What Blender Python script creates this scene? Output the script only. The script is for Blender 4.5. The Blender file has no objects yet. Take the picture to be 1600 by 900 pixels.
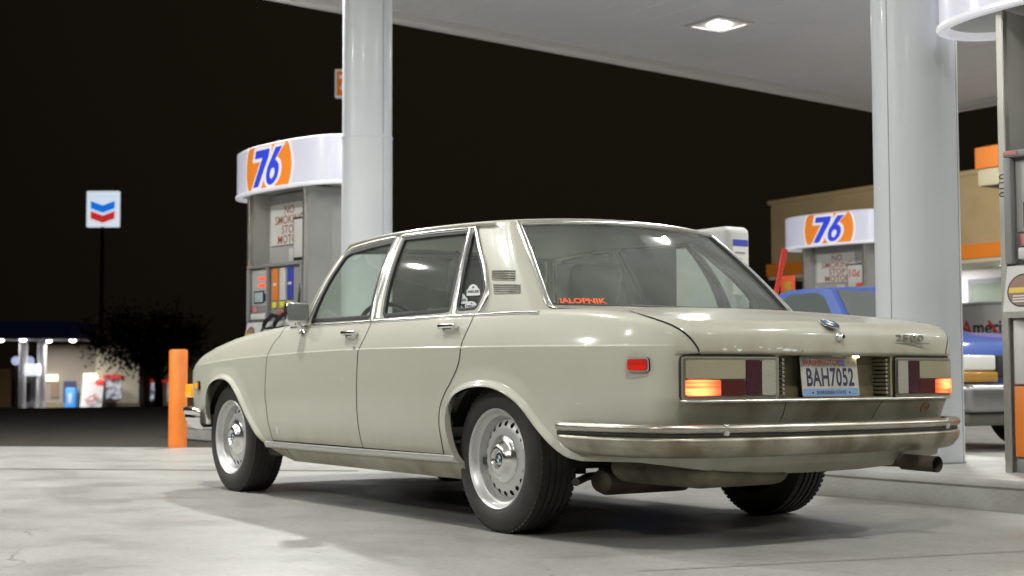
import bpy, bmesh, math, random
import numpy as np
from mathutils import Vector, Matrix
from mathutils.geometry import delaunay_2d_cdt
from mathutils.bvhtree import BVHTree
random.seed(7); rng = np.random.default_rng(7)
C = bpy.context.scene.collection
R = math.radians
# ------------------------------------------------------------------ camera
SC = bpy.context.scene
EYE = np.array([-5.0218, 4.1482, 0.6408]); YAW, PITCH, ROLL, FPX = -0.598225, 0.059508, -0.002616, 2295.3
_f = np.array([math.cos(PITCH)*math.cos(YAW), math.cos(PITCH)*math.sin(YAW), math.sin(PITCH)])
_r = np.array([math.sin(YAW), -math.cos(YAW), 0.0]); _u = np.cross(_r, _f)
_r2 = math.cos(ROLL)*_r + math.sin(ROLL)*_u; _u2 = -math.sin(ROLL)*_r + math.cos(ROLL)*_u
cd = bpy.data.cameras.new("camera"); cam = bpy.data.objects.new("camera", cd); C.objects.link(cam)
cam.matrix_world = Matrix([[_r2[i], _u2[i], -_f[i], EYE[i]] for i in range(3)] + [[0, 0, 0, 1]])
cd.sensor_width = 36; cd.lens = FPX/1600*36; cd.clip_start = .1; cd.clip_end = 2000
cd.dof.use_dof = True; cd.dof.focus_distance = 5.9; cd.dof.aperture_fstop = 4.0
SC.camera = cam
# ------------------------------------------------------------------ night sky and exposure
W = bpy.data.worlds.new("World"); SC.world = W; W.use_nodes = True
_n = W.node_tree.nodes; _l = W.node_tree.links; _tc = _n.new("ShaderNodeTexCoord"); _dp = _n.new("ShaderNodeVectorMath"); _dp.operation = 'DOT_PRODUCT'
_dp.inputs[1].default_value = (.70, -.62, .35); _mr = _n.new("ShaderNodeMapRange"); _mr.inputs[1].default_value = .80; _mr.inputs[2].default_value = 1.0; _rm = _n.new("ShaderNodeValToRGB")
_rm.color_ramp.elements[0].color = (.0036, .0022, .0013, 1); _rm.color_ramp.elements[1].color = (.0085, .0064, .0040, 1)      # the glow of the town in the night haze
_l.new(_tc.outputs["Generated"], _dp.inputs[0]); _l.new(_dp.outputs["Value"], _mr.inputs[0]); _l.new(_mr.outputs[0], _rm.inputs[0]); _l.new(_rm.outputs[0], _n["Background"].inputs[0])
W.node_tree.nodes["Background"].inputs[1].default_value = 1.0
SC.view_settings.view_transform = 'Standard'; SC.view_settings.look = 'None'
SC.view_settings.exposure = 0.0; SC.view_settings.gamma = 1
# ------------------------------------------------------------------ the lit canopy lamps
LAMP_Z = 4.88
LAMPS = [(8.1, -7.85), (8.3, -2.2), (7.9, 3.3), (1.6, -13.3), (1.4, -9.2), (1.4, -3.7), (3.0, 2.0), (-4.6, -13.3), (-4.4, -9.2), (-4.3, -3.6), (-4.0, 2.2), (-10, -3.5), (-10, 2.2), (-10, -9.2), (8.0, 8.6), (3.4, 7.8), (-3.6, 7.9), (3.6, 13), (-3.6, 13)]
LAMP_W = 178.0
for _x, _y in LAMPS:
    ld = bpy.data.lights.new("canopy_lamp_light", 'AREA'); ld.shape = 'DISK'; ld.size = .24; ld.energy = LAMP_W*(1.75 if _x > 7 else 1.0)
    ld.color = (1.0, 1.0, .965)
    lo = bpy.data.objects.new("canopy_lamp_light", ld); lo.location = (_x, _y, LAMP_Z - .03); C.objects.link(lo)
SC.cycles.max_bounces = 8; SC.cycles.transparent_max_bounces = 12; SC.cycles.glossy_bounces = 4; SC.cycles.caustics_reflective = False
SC.cycles.caustics_refractive = False; SC.cycles.sample_clamp_indirect = 6
SC.cycles.use_denoising = True

# ------------------------------------------------------------------ tools
def ray(u, v):
    d = _f*FPX + _r2*(u-800) + _u2*(450-v); return d/np.linalg.norm(d)
def at(u, v, ax, val):
    d = ray(u, v); t = (val-EYE[ax])/d[ax]; return EYE+t*d
def spline(P, n):
    """Catmull-Rom through the points, n samples per span"""
    P = np.asarray(P, float); A = np.vstack([2*P[0]-P[1], P, 2*P[-1]-P[-2]]); out = []
    for i in range(1, len(A)-2):
        p0, p1, p2, p3 = A[i-1:i+3]
        for t in np.linspace(0, 1, n, endpoint=False):
            out.append(.5*((2*p1)+(p2-p0)*t+(2*p0-5*p1+4*p2-p3)*t*t+(-p0+3*p1-3*p2+p3)*t**3))
    out.append(A[-2]); return np.array(out)
def resample(P, step, closed=False):
    P = np.asarray(P, float)
    if closed: P = np.vstack([P, P[:1]])
    d = np.r_[0, np.cumsum(np.linalg.norm(np.diff(P, axis=0), axis=1))]
    n = max(2, int(math.ceil(d[-1]/step))+1); s = np.linspace(0, d[-1], n)
    o = np.stack([np.interp(s, d, P[:, k]) for k in range(P.shape[1])], 1)
    return o[:-1] if closed else o
def inside(pts, poly):
    x, y = pts[:, 0], pts[:, 1]; r = np.zeros(len(pts), bool); P = np.asarray(poly, float)
    for (x1, y1), (x2, y2) in zip(P, np.roll(P, -1, 0)):
        if y1 == y2: continue
        c = ((y1 > y) != (y2 > y)); r ^= c & (x < (x2-x1)*(y-y1)/(y2-y1)+x1)
    return r
def tri(loops, lines=(), step=None, grid=None, pts=None):
    """constrained triangulation; loops closed, lines open; interior grid points; returns verts2d, tris"""
    V, Ed = [], []
    def add(P, closed):
        b = len(V); V.extend([Vector((float(a), float(c))) for a, c in P]); n = len(P)
        Ed.extend([(b+i, b+(i+1) % n) for i in range(n if closed else n-1)])
    for L in loops: add(resample(L, step, True) if step else L, True)
    for L in lines: add(resample(L, step) if step else L, False)
    if grid:
        A = np.vstack([np.asarray(L) for L in loops]); lo, hi = A.min(0), A.max(0)
        gx = np.arange(lo[0]+grid/2, hi[0], grid); gy = np.arange(lo[1]+grid/2, hi[1], grid)
        G = np.stack(np.meshgrid(gx, gy), -1).reshape(-1, 2); G = G+rng.uniform(-.12, .12, G.shape)*grid
        G = G[inside(G, loops[0])]
        # keep clear of the constraint points
        from mathutils.kdtree import KDTree
        kd = KDTree(len(V)); [kd.insert((v.x, v.y, 0), i) for i, v in enumerate(V)]; kd.balance()
        m = (step or grid)*.55
        V.extend([Vector((float(a), float(b))) for a, b in G if kd.find((a, b, 0))[2] > m])
    if pts is not None: V.extend([Vector((float(a), float(b))) for a, b in pts])
    v, e, f, *_ = delaunay_2d_cdt(V, Ed, [], 0, 1e-6, False)
    v = np.array([(a.x, a.y) for a in v]); f = np.array([t for t in f if len(t) == 3], int)
    a, b, c = v[f[:, 0]], v[f[:, 1]], v[f[:, 2]]
    ar = (b[:, 0]-a[:, 0])*(c[:, 1]-a[:, 1])-(b[:, 1]-a[:, 1])*(c[:, 0]-a[:, 0])
    f[ar < 0] = f[ar < 0][:, ::-1]; f = f[np.abs(ar) > 1e-10]
    cen = v[f].mean(1); k = inside(cen, loops[0])
    for L in loops[1:]: k &= ~inside(cen, L)
    return v, f[k]
def compact(v, f):
    u, inv = np.unique(np.asarray(f).ravel(), return_inverse=True); return u, inv.reshape(np.asarray(f).shape)

MATS = {}
def mat(name, col, rough=.5, metal=0.0, coat=0.0, emit=None, es=1.0, spec=.5, noise=None, bump=None, alpha=None, trans=0.0):
    """noise = (scale, second colour, low, high[, detail]); bump = (scale, strength)"""
    if name in MATS: return MATS[name]
    m = bpy.data.materials.new(name); m.use_nodes = True; nt = m.node_tree; b = nt.nodes["Principled BSDF"]
    b.inputs["Base Color"].default_value = (*col, 1); b.inputs["Roughness"].default_value = rough
    b.inputs["Metallic"].default_value = metal; b.inputs["Coat Weight"].default_value = coat
    b.inputs["Coat Roughness"].default_value = .10; b.inputs["Specular IOR Level"].default_value = spec
    b.inputs["Transmission Weight"].default_value = trans
    if emit: b.inputs["Emission Color"].default_value = (*emit, 1); b.inputs["Emission Strength"].default_value = es
    if noise or bump:
        tc = nt.nodes.new("ShaderNodeTexCoord")
    if noise:
        n = nt.nodes.new("ShaderNodeTexNoise"); n.inputs["Scale"].default_value = noise[0]; n.inputs["Detail"].default_value = noise[4] if len(noise) > 4 else 5
        rp = nt.nodes.new("ShaderNodeValToRGB"); rp.color_ramp.elements[0].position = noise[2]; rp.color_ramp.elements[1].position = noise[3]
        rp.color_ramp.elements[0].color = (*col, 1); rp.color_ramp.elements[1].color = (*noise[1], 1)
        nt.links.new(tc.outputs["Object"], n.inputs["Vector"]); nt.links.new(n.outputs[0], rp.inputs[0]); nt.links.new(rp.outputs[0], b.inputs["Base Color"])
    if bump:
        n2 = nt.nodes.new("ShaderNodeTexNoise"); n2.inputs["Scale"].default_value = bump[0]; n2.inputs["Detail"].default_value = 4
        bp = nt.nodes.new("ShaderNodeBump"); bp.inputs["Strength"].default_value = bump[1]; bp.inputs["Distance"].default_value = .01
        nt.links.new(tc.outputs["Object"], n2.inputs["Vector"]); nt.links.new(n2.outputs[0], bp.inputs["Height"]); nt.links.new(bp.outputs[0], b.inputs["Normal"])
    MATS[name] = m; return m
def mesh_obj(name, v, f, m, parent=None, nrm=None, smooth=True, auto=None):
    me = bpy.data.meshes.new(name); me.from_pydata([tuple(map(float, a)) for a in v], [], [tuple(map(int, t)) for t in f]); me.validate()
    me.update()
    if m: me.materials.append(m)
    if smooth: me.polygons.foreach_set("use_smooth", [True]*len(me.polygons))
    if nrm is not None and len(me.vertices) == len(nrm): me.normals_split_custom_set_from_vertices([tuple(map(float, a)) for a in nrm])
    elif auto: me.set_sharp_from_angle(angle=R(auto))
    o = bpy.data.objects.new(name, me); C.objects.link(o)
    if parent: o.parent = parent
    return o
class MB:
    """collects shapes for one mesh"""
    def __init__(s): s.v = []; s.f = []
    def add(s, v, f, M=None):
        b = len(s.v); s.v += [tuple((M @ Vector(a)) if M else a) for a in v]; s.f += [tuple(int(b+i) for i in t) for t in f]; return s
    def bm(s, bm, M=None):
        bm.verts.ensure_lookup_table(); s.add([tuple(v.co) for v in bm.verts], [[v.index for v in f.verts] for f in bm.faces], M); bm.free(); return s
    def box(s, x0, x1, y0, y1, z0, z1, bev=0, seg=2, M=None):
        bm = bmesh.new(); bmesh.ops.create_cube(bm, size=1, matrix=Matrix.Translation(((x0+x1)/2, (y0+y1)/2, (z0+z1)/2)) @ Matrix.Diagonal((abs(x1-x0), abs(y1-y0), abs(z1-z0), 1)))
        if bev: bmesh.ops.bevel(bm, geom=bm.edges[:], offset=bev, segments=seg, profile=.5, affect='EDGES')
        bm.verts.index_update(); return s.bm(bm, M)
    def rod(s, a, b, r, r2=None, n=16, cap=True):
        a, b = Vector(a), Vector(b); d = b-a; bm = bmesh.new()
        M = Matrix.Translation((a+b)/2) @ d.to_track_quat('Z', 'Y').to_matrix().to_4x4()
        bmesh.ops.create_cone(bm, cap_ends=cap, segments=n, radius1=r, radius2=r if r2 is None else r2, depth=d.length, matrix=M); bm.verts.index_update(); return s.bm(bm)
    def lathe(s, prof, n=48, M=None, a0=0, a1=2*math.pi):
        """profile of (radius, height) about local Z"""
        full = abs(a1-a0-2*math.pi) < 1e-6; v, f = [], []; k = len(prof); m = n if full else n+1
        for i in range(m):
            a = a0+(a1-a0)*i/n
            v += [(r*math.cos(a), r*math.sin(a), h) for r, h in prof]
        for i in range(n):
            for j in range(k-1):
                p, q = i*k+j, ((i+1) % m)*k+j; f.append((p, q, q+1, p+1))
        return s.add(v, f, M)
    def tube(s, P, r, n=8, closed=False, cap=True):
        P = [Vector(p) for p in P]; m = len(P); v = []; up = None
        for i, p in enumerate(P):
            t = (P[(i+1) % m]-P[i-1]) if closed else (P[min(i+1, m-1)]-P[max(i-1, 0)])
            t.normalize()
            if up is None: up = t.orthogonal().normalized()
            up = (up-t*up.dot(t)).normalized(); w = t.cross(up); rr = r[i] if hasattr(r, '__len__') else r
            v += [tuple(p+(up*math.cos(2*math.pi*k/n)+w*math.sin(2*math.pi*k/n))*rr) for k in range(n)]
        f = [(i*n+k, i*n+(k+1) % n, ((i+1) % m)*n+(k+1) % n, ((i+1) % m)*n+k) for i in range(m if closed else m-1) for k in range(n)]
        if cap and not closed: f += [tuple(range(n))[::-1], tuple((m-1)*n+k for k in range(n))]
        return s.add(v, f)
    def prism(s, poly, z0, z1, M=None):
        """2D outline in local XY extruded along Z"""
        v, f = tri([poly]); n = len(v); P = [(a, b, z0) for a, b in v]+[(a, b, z1) for a, b in v]
        F = [tuple(t[::-1]) for t in f]+[tuple(t+n) for t in f]; k = len(P); m = len(poly)
        P += [(a, b, z0) for a, b in poly]+[(a, b, z1) for a, b in poly]
        ar = sum(poly[i][0]*poly[(i+1) % m][1]-poly[(i+1) % m][0]*poly[i][1] for i in range(m))
        for i in range(m):
            j = (i+1) % m; q = (k+i, k+j, k+m+j, k+m+i); F.append(q if ar > 0 else q[::-1])
        return s.add(P, F, M)
    def build(s, name, m, parent=None, smooth=True, auto=35): return mesh_obj(name, s.v, s.f, m, parent, smooth=smooth, auto=auto)
def thing(name, label, cat, loc=(0, 0, 0), rz=0.0, group=None):
    o = bpy.data.objects.new(name, None); C.objects.link(o); o.location = loc; o.rotation_euler = (0, 0, rz); o.empty_display_size = .2
    o["label"] = label; o["category"] = cat
    if group: o["group"] = group
    return o
def tag(o, label, cat, group=None):
    o["label"] = label; o["category"] = cat
    if group: o["group"] = group
    return o
def struct(o, kind="structure"): o["kind"] = kind; return o
def copy_tree(o, parent=None):
    c = o.copy(); C.objects.link(c); c.parent = parent
    for ch in list(o.children): copy_tree(ch, c)
    return c
def rrect(x0, x1, y0, y1, r, n=4):
    P = []
    for cx, cy, a in ((x1-r, y1-r, 0), (x0+r, y1-r, 90), (x0+r, y0+r, 180), (x1-r, y0+r, 270)):
        P += [(cx+r*math.cos(R(a+90*k/n)), cy+r*math.sin(R(a+90*k/n))) for k in range(n+1)]
    return np.array(P)
def circle(cx, cy, r, n=32, ry=None): return np.array([(cx+r*math.cos(2*math.pi*k/n), cy+(ry or r)*math.sin(2*math.pi*k/n)) for k in range(n)])
def text_mesh(txt, size, bold=0.0, extrude=0.0, space=1.0, align='CENTER', shear=0.0, wx=1.0):
    cu = bpy.data.curves.new("text", 'FONT'); cu.body = txt; cu.size = size; cu.offset = bold; cu.extrude = extrude; cu.align_x = align; cu.align_y = 'CENTER'
    cu.space_character = space; cu.resolution_u = 3; cu.shear = shear
    o = bpy.data.objects.new("text", cu); C.objects.link(o); dg = bpy.context.evaluated_depsgraph_get()
    me = bpy.data.meshes.new_from_object(o.evaluated_get(dg)); v = [(a.co.x*wx, a.co.y, a.co.z) for a in me.vertices]; f = [tuple(p.vertices) for p in me.polygons]
    bpy.data.objects.remove(o); bpy.data.curves.remove(cu); bpy.data.meshes.remove(me); return v, f
def text_on(name, txt, size, M, m, parent, **k):
    v, f = text_mesh(txt, size, **k); return MB().add(v, f, M).build(name, m, parent, smooth=False)
def frame(o, x, y):
    """matrix with origin o, local x and y axes"""
    x = Vector(x).normalized(); y = Vector(y); z = x.cross(y).normalized(); y = z.cross(x)
    return Matrix([[x[i], y[i], z[i], o[i]] for i in range(3)]+[[0, 0, 0, 1]])
# ------------------------------------------------------------------ the saloon's body surfaces
def smooth01(x): x = np.clip(x, 0, 1); return x*x*(3-2*x)
def cr(xs, ys, x):
    """smooth interpolation through control values (xs ascending)"""
    P = spline(np.stack([xs, ys], 1), 10); P[:, 0] = np.maximum.accumulate(P[:, 0]); return np.interp(x, P[:, 0], P[:, 1])
CP = [(3.49, 0), (3.485, .25), (3.455, .5), (3.395, .69), (3.25, .800), (2.88, .842), (2.4, .853), (1.8, .862), (1.2, .866), (.6, .868), (0, .865), (-.4, .857), (-.7, .842), (-.88, .815), (-1.0, .765), (-1.065, .68), (-1.095, .5), (-1.115, .25), (-1.12, 0)]
CT = spline(CP, 24); _d = np.r_[0, np.cumsum(np.linalg.norm(np.diff(CT, axis=0), axis=1))]; SMAX = _d[-1]
_t = np.gradient(CT, _d, axis=0); _t /= np.linalg.norm(_t, axis=1)[:, None]
for _ in range(20): _t[1:-1] = (_t[:-2]+2*_t[1:-1]+_t[2:])/4
_t /= np.linalg.norm(_t, axis=1)[:, None]; NT = np.stack([_t[:, 1], -_t[:, 0]], 1); NT[0] = (1, 0); NT[-1] = (-1, 0)
def cpt(s): return np.stack([np.interp(s, _d, CT[:, 0]), np.interp(s, _d, CT[:, 1])], -1)
def cnm(s):
    n = np.stack([np.interp(s, _d, NT[:, 0]), np.interp(s, _d, NT[:, 1])], -1); return n/np.linalg.norm(n, axis=-1, keepdims=True)
def crease(X): return cr([-1.2, 0, 1.1, 2.0, 2.6, 3.2, 3.5], [.742, .757, .764, .750, .732, .700, .690], X)
def Ze(X): return cr([-1.2, -1.05, -.85, -.6, -.3, 0, 1.0, 1.9, 2.3, 2.6, 2.9, 3.12, 3.3, 3.45], [.815, .832, .866, .890, .902, .905, .907, .903, .887, .864, .826, .787, .750, .715], X)
def rad(s):
    p = cpt(s); n = cnm(s)
    a = cr([-1.2, -.9, -.6, -.3, 0, 1.9, 2.4, 2.9, 3.5], [.055, .055, .050, .035, .03, .035, .065, .10, .11], p[..., 0])
    return a
def crown(X): return cr([-1.2, -.9, -.3, 0, 1.9, 2.6, 3.2, 3.5], [.012, .018, .022, .02, .02, .035, .03, .02], X)
def deckZ(X, Y): return Ze(X)+crown(X)*np.clip(1-(np.abs(Y)/.74)**2, 0, 1)
ARCH_R = spline([(.225, .20), (.228, .27), (.268, .355), (.285, .443), (.265, .506), (.21, .556), (.12, .585), (.004, .596), (-.104, .586), (-.209, .552), (-.284, .508), (-.37, .435), (-.454, .375), (-.54, .335), (-.63, .322)], 6)
ARCH_F = spline([(2.925, .365), (2.93, .44), (2.92, .521), (2.868, .583), (2.775, .617), (2.66, .626), (2.565, .606), (2.49, .56), (2.407, .484), (2.321, .40), (2.222, .321), (2.124, .262), (2.03, .222), (1.95, .20)], 6)
def dist_poly(X, Z, P):
    best = np.full(np.shape(X), 9.0)
    for a, b in zip(P[:-1], P[1:]):
        d = b-a; t = np.clip(((X-a[0])*d[0]+(Z-a[1])*d[1])/(d@d), 0, 1)
        best = np.minimum(best, np.hypot(X-a[0]-t*d[0], Z-a[1]-t*d[1]))
    return best
_AG = None
def flare(X, Z):
    global _AG
    if _AG is None:
        gx = np.arange(-.8, 3.1, .004); gz = np.arange(.19, .70, .004); A, B = np.meshgrid(gx, gz)
        D = np.minimum(dist_poly(A, B, ARCH_R[::2]), dist_poly(A, B, ARCH_F[::2])); _AG = (gx, gz, D)
    gx, gz, D = _AG; fx = np.clip((X-gx[0])/.004, 0, len(gx)-1.01); fz = np.clip((Z-gz[0])/.004, 0, len(gz)-1.01)
    i, j = fx.astype(int), fz.astype(int); a, b = fx-i, fz-j
    d = (D[j, i]*(1-a)+D[j, i+1]*a)*(1-b)+(D[j+1, i]*(1-a)+D[j+1, i+1]*a)*b
    hi = smooth01((Z-.22)/.12)
    return hi*(.014*(1-smooth01(d/.030))+.010*(1-smooth01(d/.09)))
def o_side(X, z):
    dz = z-crease(X)
    below = -.012*(dz/.3)**2*(dz < 0)-.055*np.clip((.34-z)/.14, 0, 2)**2
    above = -(.21*dz+.9*dz**2)-.0022*smooth01(dz/.005)
    return np.where(dz > 0, above, below)+flare(X, z)
def o_rear(z): return np.interp(z, [.24, .30, .36, .46, .50, .548, .56, .717, .719, .80, .9], [-.17, -.085, -.055, -.062, -.035, -.004, 0, 0, .014, .010, -.01])
def o_front(z): return np.interp(z, [.2, .32, .42, .6, .7, .9], [-.12, -.06, -.03, 0, -.005, -.03])
def off(s, z):
    p = cpt(s); n = cnm(s); e = np.where(n[..., 0] > 0, o_front(z), o_rear(z))
    return n[..., 1]**2*o_side(p[..., 0], z)+n[..., 0]**2*e
EI = .02
def zs_th(s):
    p = cpt(s); r = rad(s); n = cnm(s); zt = deckZ(p[..., 0], p[..., 1])
    z0 = zt-r*.75; sl = -(off(s, z0+.004)-off(s, z0-.004))/.008; th = np.arctan(np.clip(sl, 0, .8)); return zt-r*(1-np.sin(th)), th, r
def qtop(s): zs, th, r = zs_th(s); return zs+(math.pi/2-th)*r+EI
def B(s, q):
    s = np.asarray(s, float); q = np.asarray(q, float); zs, th, r = zs_th(s); p = cpt(s); n = cnm(s)
    zz = np.minimum(q, zs); o = off(s, zz); a = np.clip(th+np.maximum(q-zs, 0)/r, th, math.pi/2); e = np.clip(q-zs-(math.pi/2-th)*r, 0, 1)
    d = r*(np.cos(th)-np.cos(a))+e; P = p+n*(o-d)[..., None]
    z = np.where(q <= zs, q, deckZ(P[..., 0], P[..., 1])-r*(1-np.sin(a)))
    z = np.where((q <= zs), q, z+(zs-(deckZ(*np.moveaxis(p+n*o[..., None], -1, 0))-r*(1-np.sin(th))))*(1-smooth01((q-zs)/(r+1e-6))))
    return np.stack([P[..., 0], np.maximum(P[..., 1], 0) if False else P[..., 1], z], -1)
def normal(F, a, b, ha=1e-3, hb=1e-3):
    da = F(a+ha, b)-F(a-ha, b); db = F(a, b+hb)-F(a, b-hb); n = np.cross(da, db); n /= np.linalg.norm(n, axis=-1, keepdims=True)+1e-12; return n
def GX(p, t):
    p = np.asarray(p, float); pp = np.where(p > 11, 22-p, np.abs(p)); P = G(pp, t); P[..., 1] = np.where((p > 11) | (p < 0), -P[..., 1], P[..., 1]); return P
def BX(s, q):
    s = np.asarray(s, float); ss = np.where(s > SMAX, 2*SMAX-s, np.abs(s)); P = B(ss, q); P[..., 1] = np.where((s > SMAX) | (s < 0), -P[..., 1], P[..., 1]); return P
def GXn(p, t):
    p = np.asarray(p, float); pp = np.where(p > 11, 22-p, np.abs(p)); n = Gn(pp, t); n[..., 1] = np.where((p > 11) | (p < 0), -n[..., 1], n[..., 1]); return n
def BXn(s, q):
    s = np.asarray(s, float); ss = np.where(s > SMAX, 2*SMAX-s, np.abs(s)); n = Bn(ss, q); n[..., 1] = np.where((s > SMAX) | (s < 0), -n[..., 1], n[..., 1]); return n
def Bn(s, q):
    s = np.clip(s, 2e-3, SMAX-2e-3); n = normal(B, s, q, 4e-3, 1.2e-3); P = B(s, q)
    return n*np.sign(np.sum(n*(P-np.stack([np.clip(P[..., 0], -.7, 2.9), P[..., 1]*0, P[..., 2]*0+.45], -1)), -1, keepdims=True))
# greenhouse: lower and upper contours
GB = np.array([(1.98, 0), (1.965, .35), (1.91, .62), (1.835, .768), (1.5, .802), (1.05, .812), (.5, .808), (.05, .797), (-.155, .772), (-.225, .70), (-.295, .40), (-.325, 0)])
GT = np.array([(1.70, 0), (1.69, .30), (1.655, .52), (1.60, .628), (1.4, .645), (1.08, .652), (.72, .647), (.42, .632), (.265, .600), (.195, .55), (.135, .30), (.112, 0)])
GBD = spline(GB, 16); GTD = spline(GT, 16); GP = np.linspace(0, 11, len(GBD)); ZB = .885
def roofZ(X, Y): return cr([-.2, .1, .4, .8, 1.2, 1.6, 1.9], [1.31, 1.335, 1.353, 1.365, 1.366, 1.350, 1.32], X)-.030*(np.abs(Y)/.6)**2
RR = .045
def gpt(T, p): return np.stack([np.interp(p, GP, T[:, 0]), np.interp(p, GP, T[:, 1])], -1)
def G(p, t):
    """p along the contour 0 (windscreen centre) .. 11 (rear window centre); t 0..1 up the side, 1..2 round into the roof"""
    p = np.asarray(p, float); t = np.asarray(t, float); b, a = gpt(GBD, p), gpt(GTD, p); tt = np.clip(t, 0, 1)
    P = b+(a-b)*tt[..., None]; dz = np.interp(p, [0, 2.5, 3.2, 7.6, 8.6, 11], [.022, .022, .03, .03, .018, .018]); zt = roofZ(a[..., 0], a[..., 1])-dz
    cen = np.array([.85, 0]); e = 1e-3
    T = gpt(GTD, np.clip(p+.05, 0, 11))-gpt(GTD, np.clip(p-.05, 0, 11)); n = np.stack([T[..., 1], -T[..., 0]], -1); n /= np.linalg.norm(n, axis=-1, keepdims=True)+1e-12
    P = P+n*(.022*4*tt*(1-tt))[..., None]
    th0 = .45; u = np.clip(t-1, 0, 1); a_ = th0+(math.pi/2-th0)*u
    P = P-n*(RR*(math.cos(th0)-np.cos(a_)))[..., None]
    z = ZB+(zt-ZB)*tt; zr = roofZ(P[..., 0], P[..., 1])-dz*(1-(np.sin(a_)-math.sin(th0))/(1-math.sin(th0)))
    z = np.where(t > 1, zr, z); return np.concatenate([P, z[..., None]], -1)
def Gn(p, t): p = np.clip(p, 2e-3, 11-2e-3); n = normal(G, p, t); return n*np.sign(np.sum(n*(G(p, t)-np.array([.85, 0, .9])), -1, keepdims=True))
def grid_bvh(F, a, b):
    A, Bb = np.meshgrid(a, b, indexing='ij'); P = F(A, Bb).reshape(-1, 3); nb = len(b)
    f = [(i*nb+j, (i+1)*nb+j, (i+1)*nb+j+1, i*nb+j+1) for i in range(len(a)-1) for j in range(nb-1)]
    return BVHTree.FromPolygons([tuple(p) for p in P], f), P, A.ravel(), Bb.ravel(), f
GR_G = grid_bvh(G, np.linspace(0, 11, 221), np.linspace(0, 2, 61))
_bs = np.linspace(0, SMAX, 400); _A = np.repeat(_bs[:, None], 90, 1); _Q = .24+(qtop(_bs)[:, None]-.24)*np.linspace(0, 1, 90)[None]
_P = B(_A, _Q).reshape(-1, 3); _F = [(i*90+j, (i+1)*90+j, (i+1)*90+j+1, i*90+j+1) for i in range(399) for j in range(89)]
GR_B = (BVHTree.FromPolygons([tuple(p) for p in _P], _F), _P, _A.ravel(), _Q.ravel(), _F)
def trace(gr, pts):
    """photo positions -> surface parameters on the saloon's left side"""
    out = []
    for u, v in pts:
        bv, P, A, Q, F = gr; h = bv.ray_cast(Vector(EYE), Vector(ray(u, v)))
        if h[2] is None: out.append(None); continue
        f = F[h[2]]; w = np.array([1/(1e-6+np.linalg.norm(P[i]-np.array(h[0]))**2) for i in f]); w /= w.sum()
        out.append((float(sum(w*A[list(f)])), float(sum(w*Q[list(f)]))))
    return out
# ------------------------------------------------------------------ materials of the saloon
PAINT = mat("cream_paint", (.490, .480, .402), .50, coat=.50, noise=(1.7, (.470, .459, .380), .35, .7))
def add_dirt(m):
    """road grime on the tail and along the sills: it belongs to the paint"""
    nt = m.node_tree; b = nt.nodes["Principled BSDF"]; src = b.inputs["Base Color"].links[0].from_socket; tc = nt.nodes.new("ShaderNodeTexCoord"); sx = nt.nodes.new("ShaderNodeSeparateXYZ"); nt.links.new(tc.outputs["Object"], sx.inputs[0])
    def mr(s, a, b_, c, d): n = nt.nodes.new("ShaderNodeMapRange"); n.inputs[1].default_value = a; n.inputs[2].default_value = b_; n.inputs[3].default_value = c; n.inputs[4].default_value = d; nt.links.new(s, n.inputs[0]); return n.outputs[0]
    def mt(op, p, q): n = nt.nodes.new("ShaderNodeMath"); n.operation = op; nt.links.new(p, n.inputs[0]); (nt.links.new(q, n.inputs[1]) if not isinstance(q, float) else n.inputs.__getitem__(1).__setattr__("default_value", q)); return n.outputs[0]
    no = nt.nodes.new("ShaderNodeTexNoise"); no.inputs["Scale"].default_value = 7; no.inputs["Detail"].default_value = 8; mp = nt.nodes.new("ShaderNodeMapping"); mp.inputs["Scale"].default_value = (1, 1, .35); nt.links.new(tc.outputs["Object"], mp.inputs[0]); nt.links.new(mp.outputs[0], no.inputs["Vector"])
    nz = mr(no.outputs[0], .25, .75, .45, 1.25); tail = mr(sx.outputs[0], -.95, -1.10, 0, 1); lowz = mr(sx.outputs[2], .80, .68, .18, 1); t = mt('MULTIPLY', mt('MULTIPLY', tail, lowz), nz)
    sill = mt('MULTIPLY', mr(sx.outputs[2], .42, .24, 0, .75), nz); f = mt('MAXIMUM', t, sill); f = mt('MULTIPLY', f, .88)
    mx = nt.nodes.new("ShaderNodeMix"); mx.data_type = 'RGBA'; nt.links.new(f, mx.inputs[0]); nt.links.new(src, mx.inputs[6]); mx.inputs[7].default_value = (.150, .125, .066, 1); nt.links.new(mx.outputs[2], b.inputs["Base Color"])
    nt.links.new(mr(f, 0, .7, .50, .68), b.inputs["Roughness"]); nt.links.new(mr(f, 0, .6, .62, .08), b.inputs["Coat Weight"])
add_dirt(PAINT)
PAINTLOW = PAINT
DARK = mat("black_gap", (.006, .006, .006), .9)
RUBBER = mat("black_rubber", (.02, .02, .019), .6, bump=(60, .25))
CHROME = mat("chrome", (.80, .80, .78), .20, 1.0, bump=(9, .03))
CHROMEDULL = mat("dull_chrome", (.66, .65, .61), .30, 1.0, noise=(14, (.40, .37, .30), .45, .8))
RIMSILVER = mat("silver_wheel_paint", (.64, .64, .63), .40, .40)
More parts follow.
